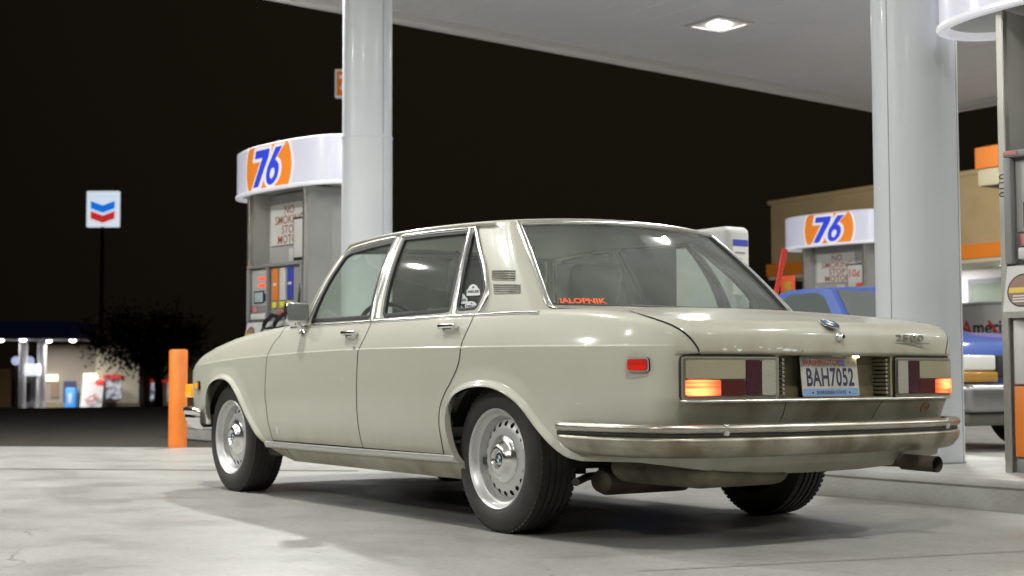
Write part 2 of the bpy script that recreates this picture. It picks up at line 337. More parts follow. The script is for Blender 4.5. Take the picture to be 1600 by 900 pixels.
def glass_mat(name, tint, refl=1.0, dirt=.0):
    m = bpy.data.materials.new(name); m.use_nodes = True; nt = m.node_tree; nt.nodes.clear()
    o = nt.nodes.new("ShaderNodeOutputMaterial"); mx = nt.nodes.new("ShaderNodeMixShader"); tr = nt.nodes.new("ShaderNodeBsdfTransparent"); gl = nt.nodes.new("ShaderNodeBsdfGlossy")
    fr = nt.nodes.new("ShaderNodeFresnel"); ge = nt.nodes.new('ShaderNodeNewGeometry'); ir = nt.nodes.new('ShaderNodeMapRange'); ir.inputs[3].default_value = 1.55; ir.inputs[4].default_value = 1/1.55; nt.links.new(ge.outputs['Backfacing'], ir.inputs[0]); nt.links.new(ir.outputs[0], fr.inputs[0]); tr.inputs[0].default_value = (*tint, 1); gl.inputs["Roughness"].default_value = .035
    nt.links.new(fr.outputs[0], mx.inputs[0]); nt.links.new(tr.outputs[0], mx.inputs[1]); nt.links.new(gl.outputs[0], mx.inputs[2])
    out = mx
    if dirt:
        df = nt.nodes.new("ShaderNodeBsdfDiffuse"); df.inputs[0].default_value = (.55, .58, .55, 1); m2 = nt.nodes.new("ShaderNodeMixShader")
        tc = nt.nodes.new("ShaderNodeTexCoord"); n = nt.nodes.new("ShaderNodeTexNoise"); n.inputs["Scale"].default_value = 5; n.inputs["Detail"].default_value = 8
        mp = nt.nodes.new("ShaderNodeMapRange"); mp.inputs[1].default_value = .3; mp.inputs[2].default_value = .8; mp.inputs[3].default_value = dirt*.7; mp.inputs[4].default_value = dirt*1.6
        nt.links.new(tc.outputs["Object"], n.inputs["Vector"]); nt.links.new(n.outputs[0], mp.inputs[0]); nt.links.new(mp.outputs[0], m2.inputs[0])
        nt.links.new(mx.outputs[0], m2.inputs[1]); nt.links.new(df.outputs[0], m2.inputs[2]); out = m2
    nt.links.new(out.outputs[0], o.inputs[0]); return m
GLASS = glass_mat("green_tinted_glass", (.80, .88, .83), dirt=.09)
GLASSR = glass_mat("dusty_rear_glass", (.78, .86, .80), dirt=.15)
# ------------------------------------------------------------------ builders that follow a surface
def mirror(v, f, n=None):
    v = np.array(v, float).copy(); v[:, 1] *= -1; f = [tuple(t[::-1]) for t in f]
    if n is not None: n = np.array(n).copy(); n[:, 1] *= -1
    return v, f, n
def orient(v, f, n):
    f = np.asarray(f); a, b, c = v[f[:, 0]], v[f[:, 1]], v[f[:, 2]]; g = np.sum(np.cross(b-a, c-a)*n[f].mean(1), 1) < 0
    f = f.copy(); f[g] = f[g][:, ::-1]; return f
def patch(F, Fn, loops, off=0.002, thick=None, step=.02, grid=.03, lines=()):
    v2, f = tri(loops, lines, step=step, grid=grid); u, f = compact(v2, f); v2 = v2[u]
    n = Fn(v2[:, 0], v2[:, 1]); P = F(v2[:, 0], v2[:, 1])+n*off; f = orient(P, f, n)
    V, Fs, N = [tuple(a) for a in P], [tuple(t) for t in f], [tuple(a) for a in n]
    if thick:
        ed = {}
        for t in f:
            for i in range(3):
                e = (t[i], t[(i+1) % 3]); ed[e] = ed.get(e, 0)+1
        for (a, b) in list(ed):
            if (b, a) not in ed:
                k = len(V); pa, pb = P[a], P[b]; qa, qb = pa-n[a]*thick, pb-n[b]*thick; nn = np.cross(pa-pb, qa-pa); nn = nn/(np.linalg.norm(nn)+1e-9)
                V += [tuple(pb), tuple(pa), tuple(qa), tuple(qb)]; N += [tuple(-nn)]*4; Fs.append((k, k+1, k+2, k+3))
    return np.array(V), Fs, np.array(N)
def mould(F, Fn, path, sec, closed=False, step=None):
    """sweep a small section (across, out) along a path of surface parameters"""
    p = np.asarray(path, float)
    if step: p = resample(p, step, closed)
    P = F(p[:, 0], p[:, 1]); n = Fn(p[:, 0], p[:, 1])
    T = (np.roll(P, -1, 0)-np.roll(P, 1, 0)) if closed else np.gradient(P, axis=0); T /= np.linalg.norm(T, axis=1)[:, None]+1e-12
    b = np.cross(n, T); b /= np.linalg.norm(b, axis=1)[:, None]+1e-12; k = len(sec); m = len(P); V = []
    for i in range(m): V += [tuple(P[i]+b[i]*x+n[i]*z) for x, z in sec]
    Fs = [(i*k+j, ((i+1) % m)*k+j, ((i+1) % m)*k+j+1, i*k+j+1) for i in range(m if closed else m-1) for j in range(k-1)]
    if not closed: Fs += [tuple(range(k)), tuple((m-1)*k+j for j in range(k))[::-1]]
    return V, Fs
def rsec(w, h, n=6, base=0.0): return [(w/2*math.cos(math.pi*(1-i/n)), base+h*math.sin(math.pi*i/n)) for i in range(n+1)]
SEAM = [(-.0022, .0008), (.0022, .0008)]
car = thing("saloon_car", "cream four-door classic saloon with lit tail lamps, parked beside the pump island", "car", (0, 0, 0))
def both(name, vf, m, names=None, nrm=None, auto=40):
    v, f = vf[0], vf[1]; n = vf[2] if len(vf) > 2 else nrm
    a = mesh_obj(name, v, f, m, car, n, auto=auto); v2, f2, n2 = mirror(v, f, n); b = mesh_obj(name, v2, f2, m, car, n2, auto=auto); return a, b
def join2(*vfs):
    mb = MB(); [mb.add(x[0], x[1]) for x in vfs]; return mb.v, mb.f
# ------------------------------------------------------------------ lower body
DS = SMAX-5.8550
def sX(X): return np.interp(-np.asarray(X), -CT[:, 0], _d)
def XZ(pts): return [(float(sX(x)), z) for x, z in pts]
def fill(v): return [a for a in v if a is not None]
sF = fill(trace(GR_B, [(438, 524), (430, 533), (419, 553), (415, 587), (414, 620), (416, 633), (419, 658), (427, 687)]))
sBp = fill(trace(GR_B, [(577, 512), (570, 527), (560, 548), (558, 575), (557, 620), (559, 660), (567, 697)]))
sRd = fill(trace(GR_B, [(743, 495), (733, 510), (722, 535), (719, 550), (715, 573), (703, 600), (696, 612), (688, 633), (686, 655), (687, 670), (692, 702)]))
def cap_seam(S, zb=.304):
    S = [a for a in S if a[1] < .872]; s0 = S[0]; s1 = S[-1]; d = s0[0]-S[1][0]
    top = [(s0[0]+d*.5, float(qtop(np.array(s0[0])))-.03)]
    return np.array(top+S[:-1]+[(s1[0], zb)] if s1[1] < zb+.02 else top+S+[(s1[0], zb)])
sF, sBp, sRd = cap_seam(sF), cap_seam(sBp), cap_seam(sRd)
sF, sBp, sRd = [spline(a, 6) for a in (sF, sBp, sRd)]
bot = [(0.0, .34), (.6, .345), (.9, .355)]+XZ(ARCH_F)+XZ(ARCH_R)+[(float(sX(-.9)), .328), (5.05+DS, .320), (5.25+DS, .300), (5.4+DS, .280), (5.6+DS, .270), (SMAX, .268)]
sg = np.linspace(SMAX, 0, 420); top = np.stack([sg, qtop(sg)], 1)
outline = np.vstack([resample(bot, .012), top])
crl = np.stack([np.linspace(.75, 5.1+DS, 400)]*2, 1); crl[:, 1] = crease(cpt(crl[:, 0])[:, 0])
rec = np.array([(SMAX-.30, .556), (SMAX-.30, .712), (SMAX+.1, .712), (SMAX+.1, .556)])      # plate recess between the lamps
lipl = [np.array([(5.12+DS, z), (SMAX, z)]) for z in (.716, .720)]+[np.array([(5.2+DS, .548), (SMAX, .548)])]
def off_rows(P, ds):
    T = np.gradient(P, axis=0); T /= np.linalg.norm(T, axis=1)[:, None]; N = np.stack([-T[:, 1], T[:, 0]], 1); N = N if N[len(N)//2, 1] > 0 else -N
    out = []
    for d in ds:
        Q = P+N*d; Q = Q[(Q[:, 1] > .235) & (dist_poly(Q[:, 0], Q[:, 1], P) > d*.97)]; out.append(np.array(XZ(Q)))
    return out
arows = off_rows(ARCH_R, (.008, .016, .024, .034))+off_rows(ARCH_F, (.008, .016, .024, .034))
v2, f = tri([outline, rec], [crl, crl+[0, .0025], crl+[0, .005], crl+[0, .009], crl-[0, .003], sF, sBp, sRd]+lipl+arows, step=.012, grid=.0145)
u, f = compact(v2, f); v2 = v2[u]; P = B(v2[:, 0], v2[:, 1]); n = Bn(v2[:, 0], v2[:, 1]); f = orient(P, f, n); cen = v2[f].mean(1)
Zdb = .304
fd = np.vstack([sF, sBp[::-1]]); rd = np.vstack([sBp, sRd[::-1]])
fd = np.vstack([sF, sBp[::-1], [[sBp[0, 0], 1.1], [sF[0, 0], 1.1]]]); rd = np.vstack([sBp, sRd[::-1], [[sRd[0, 0], 1.1], [sBp[0, 0], 1.1]]])
m_fd = inside(cen, fd); m_rd = inside(cen, rd) & ~m_fd
lid_seam = np.array([(5.194, .712), (5.192, .73), (5.179, .752), (5.155, .780), (5.123, .806), (5.08, .828), (5.02, .850), (4.955, .872), (4.90, .90), (4.8, .97)])+[DS, 0]
lid_seam = spline(lid_seam, 6); lidpoly = np.vstack([lid_seam, [[4.8+DS, 1.2], [SMAX+.1, 1.2], [SMAX+.1, .712]]])
m_lid = inside(cen, lidpoly) & (cen[:, 1] > .7185)
def sub(mask, PP=P, nn=n, ff=f):
    g = ff[mask]; uu, gg = compact(None, g); return PP[uu], [tuple(t) for t in gg], nn[uu]
for nm, mk in (("front_door", m_fd), ("rear_door", m_rd)): doors = both(nm, sub(mk), PAINT)
parts_body = [sub(~(m_fd | m_rd | m_lid))]; parts_lid = [sub(m_lid)]
# deck surfaces (bonnet and boot) inside the shoulder line
ring = B(sg, qtop(sg))[:, :2]
loopL = ring[::-1]; full = np.vstack([loopL, (loopL*[1, -1])[::-1]])
def clipX(lo, hi):
    q = loopL[(loopL[:, 0] > lo) & (loopL[:, 0] < hi)]
    a = q if True else q
    ya, yb = q[0, 1], q[-1, 1]
    if lo < -2: a = np.vstack([[(hi, q[0, 1])], q]); return np.vstack([a, (a*[1, -1])[::-1]])
    a = np.vstack([q, [(lo, q[-1, 1])]]); return np.vstack([a, (a*[1, -1])[::-1]])
def deck(poly, grid=.03):
    poly = poly[np.r_[True, np.linalg.norm(np.diff(poly, axis=0), axis=1) > 1e-4]]
    v, f = tri([poly], grid=grid); u, f = compact(v, f); v = v[u]; z = deckZ(v[:, 0], v[:, 1]); P = np.stack([v[:, 0], v[:, 1], z], 1)
    e = 1e-3; nx = -(deckZ(v[:, 0]+e, v[:, 1])-deckZ(v[:, 0]-e, v[:, 1]))/(2*e); ny = -(deckZ(v[:, 0], v[:, 1]+e)-deckZ(v[:, 0], v[:, 1]-e))/(2*e)
    N = np.stack([nx, ny, np.ones_like(nx)], 1); N /= np.linalg.norm(N, axis=1)[:, None]; return P, orient(P, f, N), N
Pd, fdk, Nd = deck(clipX(-9, -.30)); lidXY = np.abs(Pd[fdk].mean(1)[:, 1]) < np.interp(Pd[fdk].mean(1)[:, 0], [-1.0, -.95, -.85, -.3], [.66, .68, .70, .70])
parts_lid.append(sub(lidXY, Pd, Nd, fdk)); dk_r = sub(~lidXY, Pd, Nd, fdk)
Pb, fbk, Nb = deck(clipX(1.55, 9)); c = Pb[fbk].mean(1); bonXY = (np.abs(c[:, 1]) < .66) & (c[:, 0] > 1.98)
bonnet = mesh_obj("bonnet", *sub(bonXY, Pb, Nb, fbk)[:2], PAINT, car, sub(bonXY, Pb, Nb, fbk)[2]); dk_f = sub(~bonXY, Pb, Nb, fbk)
def merge(name, parts, m, singles=()):
    V, Fs, N = [], [], []
    for v, f_, n_ in parts:
        for w in ((v, f_, n_), mirror(v, f_, n_)): b = len(V); V += list(map(tuple, w[0])); Fs += [tuple(i+b for i in t) for t in w[1]]; N += list(map(tuple, w[2]))
    for v, f_, n_ in singles: b = len(V); V += list(map(tuple, v)); Fs += [tuple(i+b for i in t) for t in f_]; N += list(map(tuple, n_))
    return mesh_obj(name, V, Fs, m, car, np.array(N))
# inner lips round the wheel arches and the lower edge
lipP = np.array([a for a in resample(bot, .012)]); Pl = B(lipP[:, 0], lipP[:, 1]); nl = Bn(lipP[:, 0], lipP[:, 1])
nin = Pl.copy(); nin[:, 1] -= np.clip(nl[:, 1], .2, 1)*.03; nin[:, 0] -= nl[:, 0]*(np.abs(nl[:, 0]) > .5)*.03
V = np.vstack([Pl, nin]); k = len(Pl); Fl = [(i, i+1, k+i+1, k+i) for i in range(k-1)]; Nl = np.tile([0, 0, -1.0], (2*k, 1))
parts_body.append((V, Fl, Nl))
body = merge("body", parts_body, PAINT, [dk_r, dk_f])
lid = merge("boot_lid", [parts_lid[0]], PAINT, [parts_lid[1]])
# seams
def seam(path, w=.0024, step=.012): return mould(BX, BXn, path, [(-w, .0010), (w, .0010)], step=step)
sm = [seam(sF), seam(sBp, .0028), seam(sRd, .0030), seam(lid_seam, .0036), seam(np.array([(sF[-1, 0], Zdb), (sRd[-1, 0], Zdb)]), .003), seam(XZ([(1.935, .22), (1.97, .30)]))]
sm.append(seam(np.array([(SMAX-.262, .548), (SMAX-.250, .50), (SMAX-.250, .468)]), .002))
[both("panel_seam", x_, DARK) for x_ in sm]
# gap under the boot lid lip
v, f_ = mould(BX, BXn, np.array([(5.16+DS, .7165), (2*SMAX-5.16-DS, .7165)]), [(-.004, .004), (.006, .004)], step=.02); mesh_obj("lid_gap", v, f_, DARK, car)
# waist mouldings
def waist(x0, x1):
    s = np.linspace(float(sX(x0)), float(sX(x1)), 80); zs, th, r = zs_th(s); return np.stack([s, zs+.009], 1)
for x0, x1 in ((1.90, 1.03), (1.02, .135), (.125, -.31)): both("waist_moulding", mould(BX, BXn, waist(x0, x1), rsec(.018, .008)), CHROME)
# sill moulding
SILLM = mat("sill_bright_trim", (.60, .59, .55), .38, .75)
both("sill_moulding", mould(BX, BXn, np.array(XZ([(2.15, .283), (1.2, .284), (.245, .289)])), [(-.017, 0), (-.016, .006), (-.009, .011), (0, .013), (.009, .011), (.016, .006), (.017, 0)], step=.03), SILLM)
# rear lamps ------------------------------------------------------------
def pm(name, loops, m, off=.002, thick=.01, mir=True, parent=None, grid=.03, step=.02):
    """patch on the lower body in (Y-ish distance from centre, z); loops in (s,q)"""
    r = patch(BX, BXn, loops, off, thick, step=step, grid=grid)
    a = mesh_obj(name, r[0], r[1], m, parent[0] if parent else car, r[2])
    if not mir: return [a]
    w = mirror(*r); b = mesh_obj(name, w[0], w[1], m, parent[1] if parent else car, w[2]); return [a, b]
AMBER0 = mat("yellow_lens", (.27, .25, .165), .22, coat=.4, bump=(120, .15)); RED0 = mat("dark_red_lens", (.065, .010, .009), .25, coat=.3, bump=(120, .1)); PURP = mat("maroon_lens", (.045, .012, .018), .25, coat=.6, bump=(90, .1))
CLEARL = mat("clear_ribbed_lens", (.29, .285, .23), .25, coat=.4, bump=(150, .3)); 
def lens_lit(name, c1, c2, s):
    m = mat(name, c1, .2, coat=.5, emit=c1, es=s); nt = m.node_tree; b = nt.nodes["Principled BSDF"]
    tc = nt.nodes.new("ShaderNodeTexCoord"); wv = nt.nodes.new("ShaderNodeTexNoise"); wv.inputs["Scale"].default_value = 9; mp = nt.nodes.new("ShaderNodeMapping"); mp.inputs["Scale"].default_value = (.4, .4, 6)
    rp = nt.nodes.new("ShaderNodeValToRGB"); rp.color_ramp.elements[0].color = (*c1, 1); rp.color_ramp.elements[1].color = (*c2, 1); rp.color_ramp.elements[0].position = .35; rp.color_ramp.elements[1].position = .62
    nt.links.new(tc.outputs["Object"], mp.inputs[0]); nt.links.new(mp.outputs[0], wv.inputs["Vector"]); nt.links.new(wv.outputs[0], rp.inputs[0]); nt.links.new(rp.outputs[0], b.inputs["Emission Color"]); return m
REDLIT = lens_lit("lit_tail_lens", (1.0, .04, .010), (1.0, .20, .06), 2.0)
def bulb(m, y0, lo=1.0, hi=7.0):
    nt = m.node_tree; b = nt.nodes["Principled BSDF"]; tc = nt.nodes.new("ShaderNodeTexCoord"); sx = nt.nodes.new("ShaderNodeSeparateXYZ"); nt.links.new(tc.outputs["Object"], sx.inputs[0])
    ab = nt.nodes.new("ShaderNodeMath"); ab.operation = 'ABSOLUTE'; nt.links.new(sx.outputs[1], ab.inputs[0]); d = nt.nodes.new("ShaderNodeMath"); d.operation = 'SUBTRACT'; nt.links.new(ab.outputs[0], d.inputs[0]); d.inputs[1].default_value = y0
    a2 = nt.nodes.new("ShaderNodeMath"); a2.operation = 'ABSOLUTE'; nt.links.new(d.outputs[0], a2.inputs[0]); mp = nt.nodes.new("ShaderNodeMapRange"); mp.interpolation_type = 'SMOOTHSTEP'; mp.inputs[1].default_value = .10; mp.inputs[2].default_value = .0; mp.inputs[3].default_value = lo; mp.inputs[4].default_value = hi
    nt.links.new(a2.outputs[0], mp.inputs[0]); nt.links.new(mp.outputs[0], b.inputs["Emission Strength"])
bulb(REDLIT, .672, .9, 6.5)
SEAL = mat("grimy_black_seal", (.035, .03, .022), .7)
L0, L1, Q0, Q1 = 5.135+DS, 5.535+DS, .556, .706
def rr(a, b, c, d, r=.012): return rrect(a, b, c, d, r, 3)
hs = pm("tail_lamp", [rr(L0-.012, L1+.008, Q0-.010, Q1+.008, .02)], SEAL, .004, .02)
def lamp(nm, a, b, c, d, m, off=.016): return pm(nm, [rr(a, b, c, d, .005)], m, off, .014, parent=hs, grid=.02, step=.01)
lamp("chrome_rim", L0-.004, L1+.002, Q0-.002, Q1, mat("dull_lamp_rim", (.30, .28, .22), .45, .5), .010)
lamp("lens_bed", L0+.003, L1-.002, Q0+.005, Q1-.005, mat("lens_bed", (.12, .11, .08), .4), .013)
xm = L0+.255; qm = .625
lamp("indicator_lens", L0+.009, xm-.002, qm+.002, Q1-.011, AMBER0); lamp("lit_lens", L0+.009, L0+.145, Q0+.011, qm-.002, REDLIT)
lamp("dark_lens", L0+.147, xm-.002, Q0+.011, qm-.002, RED0); lamp("maroon_lens", xm+.001, xm+.070, Q0+.011, Q1-.011, PURP); lamp("reversing_lens", xm+.073, L1-.008, Q0+.011, Q1-.011, CLEARL)
# plate recess
PR = mat("grimy_recess_paint", (.17, .145, .085), .5, coat=.2, noise=(20, (.10, .085, .045), .4, .75)); mb = MB()
xo, xi = -1.112, -1.045; yy = .30
mb.add([(xi, -yy+.01, .556), (xi, yy-.01, .556), (xi, yy-.01, .716), (xi, -yy+.01, .716), (xo, -yy, .556), (xo, yy, .556), (xo, yy, .716), (xo, -yy, .716)],
       [(0, 1, 2, 3), (0, 4, 5, 1), (3, 2, 6, 7), (1, 5, 6, 2), (0, 3, 7, 4)]); mb.build("plate_recess", PR, car, smooth=False)
for sgn in (1, -1):   # ribbed clear inner faces of the lamps
    mb = MB()
    for i in range(9): z = .572+i*.0155; mb.box(xo-.004, xi+.012, sgn*(yy-.022)-.006, sgn*(yy-.022)+.006, z-.005, z+.005, .003, 1)
    mb.build("ribbed_lamp_side", CHROMEDULL, hs[0 if sgn > 0 else 1])
# lamps for the plate
mb = MB(); mb.box(-1.10, -1.085, -.140, -.118, .706, .714, .002); mb.build("plate_lamp", mat("warm_plate_lamp", (1, .8, .5), .3, emit=(1, .72, .40), es=20), car)
# flaked paint and scuffs: patches with a shape of their own on the lid's lower lip and doors
CHIP = mat("flaked_paint", (.60, .60, .58), .6); RUST = mat("rust_spot", (.10, .05, .02), .8); rc = np.random.default_rng(4)
def fleck(name, s0, q0, w, h, m, sh=DS):
    s0 = s0+sh
    k = 11; P_ = np.array([(s0+w*math.cos(2*math.pi*i/k)*rc.uniform(.5, 1.1), q0+h*math.sin(2*math.pi*i/k)*rc.uniform(.4, 1.2)) for i in range(k)])
    r = patch(BX, BXn, [P_], .0006, None, step=None, grid=None); return mesh_obj(name, r[0], r[1], m, lid if q0 > .72 and s0 > 5.15+DS else car, r[2])
for s0, q0, w, h in ((5.30, .733, .010, .004), (5.345, .742, .006, .003), (5.365, .731, .013, .006), (5.46, .741, .012, .003), (5.50, .735, .008, .003), (5.55, .738, .020, .003), (5.585, .733, .026, .005), (5.62, .731, .016, .004)): fleck("paint_chip", s0, q0, w, h, CHIP)
fleck("rust_mark", 5.66, .729, .005, .004, RUST)
for px, w, h in (((433, 672), .010, .028), ((534, 592), .012, .0025), ((903, 630), .022, .002)):
    s0, q0 = trace(GR_B, [px])[0]; fleck("scuff", s0, q0, w, h, CHIP, 0)
v, f_ = mould(BX, BXn, np.array([(5.125+DS, .5495), (2*SMAX-5.125-DS, .5495)]), [(-.004, 0), (-.004, .012), (.004, .013), (.005, 0)], step=.02); mesh_obj('tail_panel_moulding', v, f_, CHROMEDULL, car)
# licence plate (tilted slightly)
plate_M = frame((-1.098, .02, .634), (.0, -1, -.0), (.10, 0, 1)); PL = thing("licence_plate", "", "", (0, 0, 0)); bpy.data.objects.remove(PL)
BLUE = mat("plate_blue", (.17, .27, .44), .4); NAVY = mat("plate_navy", (.012, .016, .05), .5); PRED = mat("plate_red", (.42, .05, .03), .5)
pm_ = mat("plate_white", (.38, .37, .33), .45, noise=(22, (.27, .245, .19), .4, .8)); nt = pm_.node_tree
plate = MB().prism(rrect(-.152, .152, -.076, .076, .008), -.0008, .0008, plate_M).build("licence_plate", pm_, car, auto=30)
MB().prism(rrect(-.148, .148, -.0745, -.046, .004), .0009, .0016, plate_M).build("blue_band", BLUE, plate)
T = lambda x, y, z=.0018: plate_M @ Matrix.Translation((x, y, z))
text_on("plate_number", "BAH7052", .094, T(0, -.006) @ Matrix.Diagonal((.66, 1, 1, 1)), NAVY, plate, bold=.0022, space=1.06)
text_on("state_lettering", "WASHINGTON", .030, T(-.038, .052), PRED, plate, bold=.0006, space=1.0)
text_on("motto_lettering", "EVERGREEN STATE", .0185, T(0, -.061, .0022), NAVY, plate, bold=.0003)
for x in (-.098, .098): MB().prism(circle(x, -.061, .004, 10), .0017, .0024, plate_M).build("plate_dot", NAVY, plate)
MB().prism(rrect(.052, .080, .040, .062, .001), .0017, .0024, plate_M).build("month_tab", mat("tab_blue", (.12, .14, .40), .5), plate)
MB().prism(rrect(.086, .114, .040, .062, .001), .0017, .0024, plate_M).build("year_tab", mat("tab_buff", (.5, .38, .28), .5), plate)
text_on("tab_lettering", "JAN", .013, T(.066, .051, .0027), pm_, plate); text_on("tab_lettering", "13", .017, T(.100, .051, .0027), NAVY, plate)
for x in (-.09, .09): MB().prism(circle(x, .066, .006, 12), .0008, .004, plate_M).build("plate_bolt", CHROMEDULL, plate)
# badges on the lid: each follows the rear face
def on_face(y, z, off=.003):
    """frame on the rear face at lateral y, height z, x to the right as seen from behind"""
    s = SMAX-abs(y) if y >= 0 else SMAX+abs(y); p = BX(np.array([s]), np.array([z]))[0]; nn = BXn(np.array([s]), np.array([z]))[0]
    return frame(p+nn*off, (0, -1, 0), np.cross(nn, (0, -1, 0)))
def roundel(M, r, parent, rim=CHROME):
    """round emblem: black ring, blue and white quarters"""
    base = MB().lathe([(0, 0), (r, 0), (r*1.02, .001), (r, .003), (r*.93, .0036), (0, .0036)], 32, M).build("emblem", rim, parent)
    MB().prism(circle(0, 0, r*.92, 32), .0037, .0042, M).build("emblem_ring", mat("enamel_black", (.01, .01, .012), .2), base)
    q = r*.56
    for k in range(4):
        P_ = [(0, 0)]+[(q*math.cos(R(90*k+9*i)), q*math.sin(R(90*k+9*i))) for i in range(11)]
        MB().prism(P_, .0043, .0048, M).build("emblem_quarter", mat("enamel_blue", (.03, .16, .42), .25) if k % 2 else mat("enamel_white", (.75, .75, .72), .25), base)
    v, f_ = text_mesh("BMW", r*.42, bold=.0004)
    v = [((r*.73-(-y))*math.sin(x/(r*.73)), (r*.73+y)*math.cos(x/(r*.73)), z) for x, y, z in v]
    MB().add(v, f_, M @ Matrix.Translation((0, 0, .0044))).build("emblem_lettering", mat("enamel_white", (.75, .75, .72), .25), base, smooth=False); return base
roundel(on_face(.03, .835, .004) @ Matrix.Rotation(R(-11), 4, 'X'), .041, lid)
ML = on_face(.0, .783, .001); MB().lathe([(0, 0), (.017, 0), (.018, .004), (.014, .008), (.011, .018), (.008, .021), (0, .021)], 20, ML).build("boot_lock", CHROME, lid); MB().prism(circle(0, 0, .006, 12), .0212, .0225, ML).build("keyhole", DARK, lid)
BADGE = mat('badge_metal', (.34, .33, .29), .35, .7); MT = on_face(-.405, .778, .003); bd = MB().box(-.115, .115, -.017, -.012, 0, .004, .001, 1, MT).build("model_badge", BADGE, lid)
v, f_ = text_mesh("2500", .032, bold=.0012, extrude=.0022, space=1.25, wx=2.1); MB().add(v, f_, MT @ Matrix.Translation((0, .005, .003))).build("badge_number", BADGE, bd, smooth=False)
M3 = on_face(-.56, .512, .002); TERR = mat("faded_badge_red", (.33, .13, .08), .5)
mb = MB(); mb.tube([M3 @ Vector((a*.92, b, .001)) for a, b in circle(0, 0, .024, 28)], .0018, 6, True); cb = mb.build("club_badge", TERR, car); text_on("club_lettering", "AAA", .026, M3 @ Matrix.Translation((0, 0, .001)), TERR, cb, bold=.0006, space=.85)
# rear side markers
def marker(uv, w, h, lens, name, lit=None):
    s0, q0 = uv; fr = pm(name, [rr(s0-w/2, s0+w/2, q0-h/2, q0+h/2, .009)], mat('marker_rim', (.6, .6, .57), .35, .7), .011, .012, grid=.02, step=.008)
    pm("marker_lens", [rr(s0-w/2+.006, s0+w/2-.006, q0-h/2+.006, q0+h/2-.006, .006)], lens, .016, .012, parent=fr, grid=.02, step=.008); return fr
mk = trace(GR_B, [(998, 570)])[0]; marker(mk, .092, .052, lens_lit("lit_red_marker", (.30, .008, .006), (.9, .04, .015), .45), "side_marker")
mk = trace(GR_B, [(311, 593)])
AMB = mat("amber_lens", (.75, .30, .01), .25, coat=.5, emit=(1, .42, .02), es=.55)
marker((float(sX(3.105)), .588), .070, .048, AMB, "front_side_marker")
# front indicators on the nose
for sgn in (1, -1):
    mb = MB(); mb.box(3.33, 3.425, sgn*.745-.038, sgn*.745+.038, .515, .595, .012, 2); mb.build("front_indicator", AMB, car)
# bumpers --------------------------------------------------------------
def bumper(path, secs, name, m, parent=car, slant=0.0):
    p = np.asarray(path, float); T = np.gradient(p, axis=0); T /= np.linalg.norm(T, axis=1)[:, None]; N = np.stack([T[:, 1], -T[:, 0]], 1); V = []; k = len(secs)
    for i in range(len(p)):
        e = min(1.0, min(i, len(p)-1-i)/5.0); e = math.sqrt(1-(1-e)**2); zm = sum(z for o, z in secs)/k
        dist = min(np.linalg.norm(p[i]-p[0]), np.linalg.norm(p[i]-p[-1])); sl = slant*max(0, 1-dist/.25); zt = max(z for o, z in secs)
        V += [(p[i, 0]-(zt-z)*sl+N[i, 0]*(o*e-.012*(1-e)), p[i, 1]+N[i, 1]*(o*e-.012*(1-e)), z if e >= 1 else zm+(z-zm)*(.55+.45*e)) for o, z in secs]
    Fs = [(i*k+j, (i+1)*k+j, (i+1)*k+j+1, i*k+j+1) for i in range(len(p)-1) for j in range(k-1)]
    return mesh_obj(name, V, Fs, m, parent, auto=50)
hb = spline([(-.50, .872), (-.62, .874), (-.76, .868), (-.90, .842), (-1.02, .785), (-1.105, .665), (-1.155, .47), (-1.18, .24), (-1.19, 0)], 10)
rp = np.vstack([hb, (hb*[1, -1])[::-1][1:]])[::-1]
BLADE = mat("grimy_bumper_blade", (.46, .44, .37), .38, .85, noise=(5, (.20, .18, .12), .33, .60)); up = [(-.03, .466), (.004, .468), (.016, .464), (.021, .455), (.021, .446), (.016, .438), (.008, .434)]
lo = [(.004, .420), (.013, .419), (.018, .413), (.018, .400), (.010, .378), (-.008, .356), (-.030, .346)]
UPB = mat("worn_bumper_chrome", (.50, .48, .43), .32, 1.0, noise=(6, (.33, .29, .21), .42, .75)); bump = bumper(rp[::-1], [(o, z) for o, z in up], "rear_bumper", UPB); bumper(rp[::-1], lo, "bumper_lower_blade", BLADE, bump, 1.1)
bumper(rp[::-1], [(.006, .436), (.009, .430), (.009, .422), (.004, .416)], "bumper_rubber_strip", RUBBER, bump)
for sgn in (1, -1):
    mb = MB(); mb.box(-1.150, -1.120, sgn*.59-.012, sgn*.59+.012, .425, .467, .006, 2); mb.build("bumper_clamp", CHROMEDULL, bump)
hf = spline([(3.0, .868), (3.12, .864), (3.27, .83), (3.39, .73), (3.46, .5), (3.49, .2), (3.495, 0)], 10); fp = np.vstack([hf, (hf*[1, -1])[::-1][1:]])
fb = bumper(fp[::-1], [(-.03, .462), (.004, .464), (.018, .456), (.021, .442), (.014, .425), (.006, .418), (.010, .41), (.010, .395), (-.008, .37), (-.032, .345), (-.05, .335)], "front_bumper", CHROME)
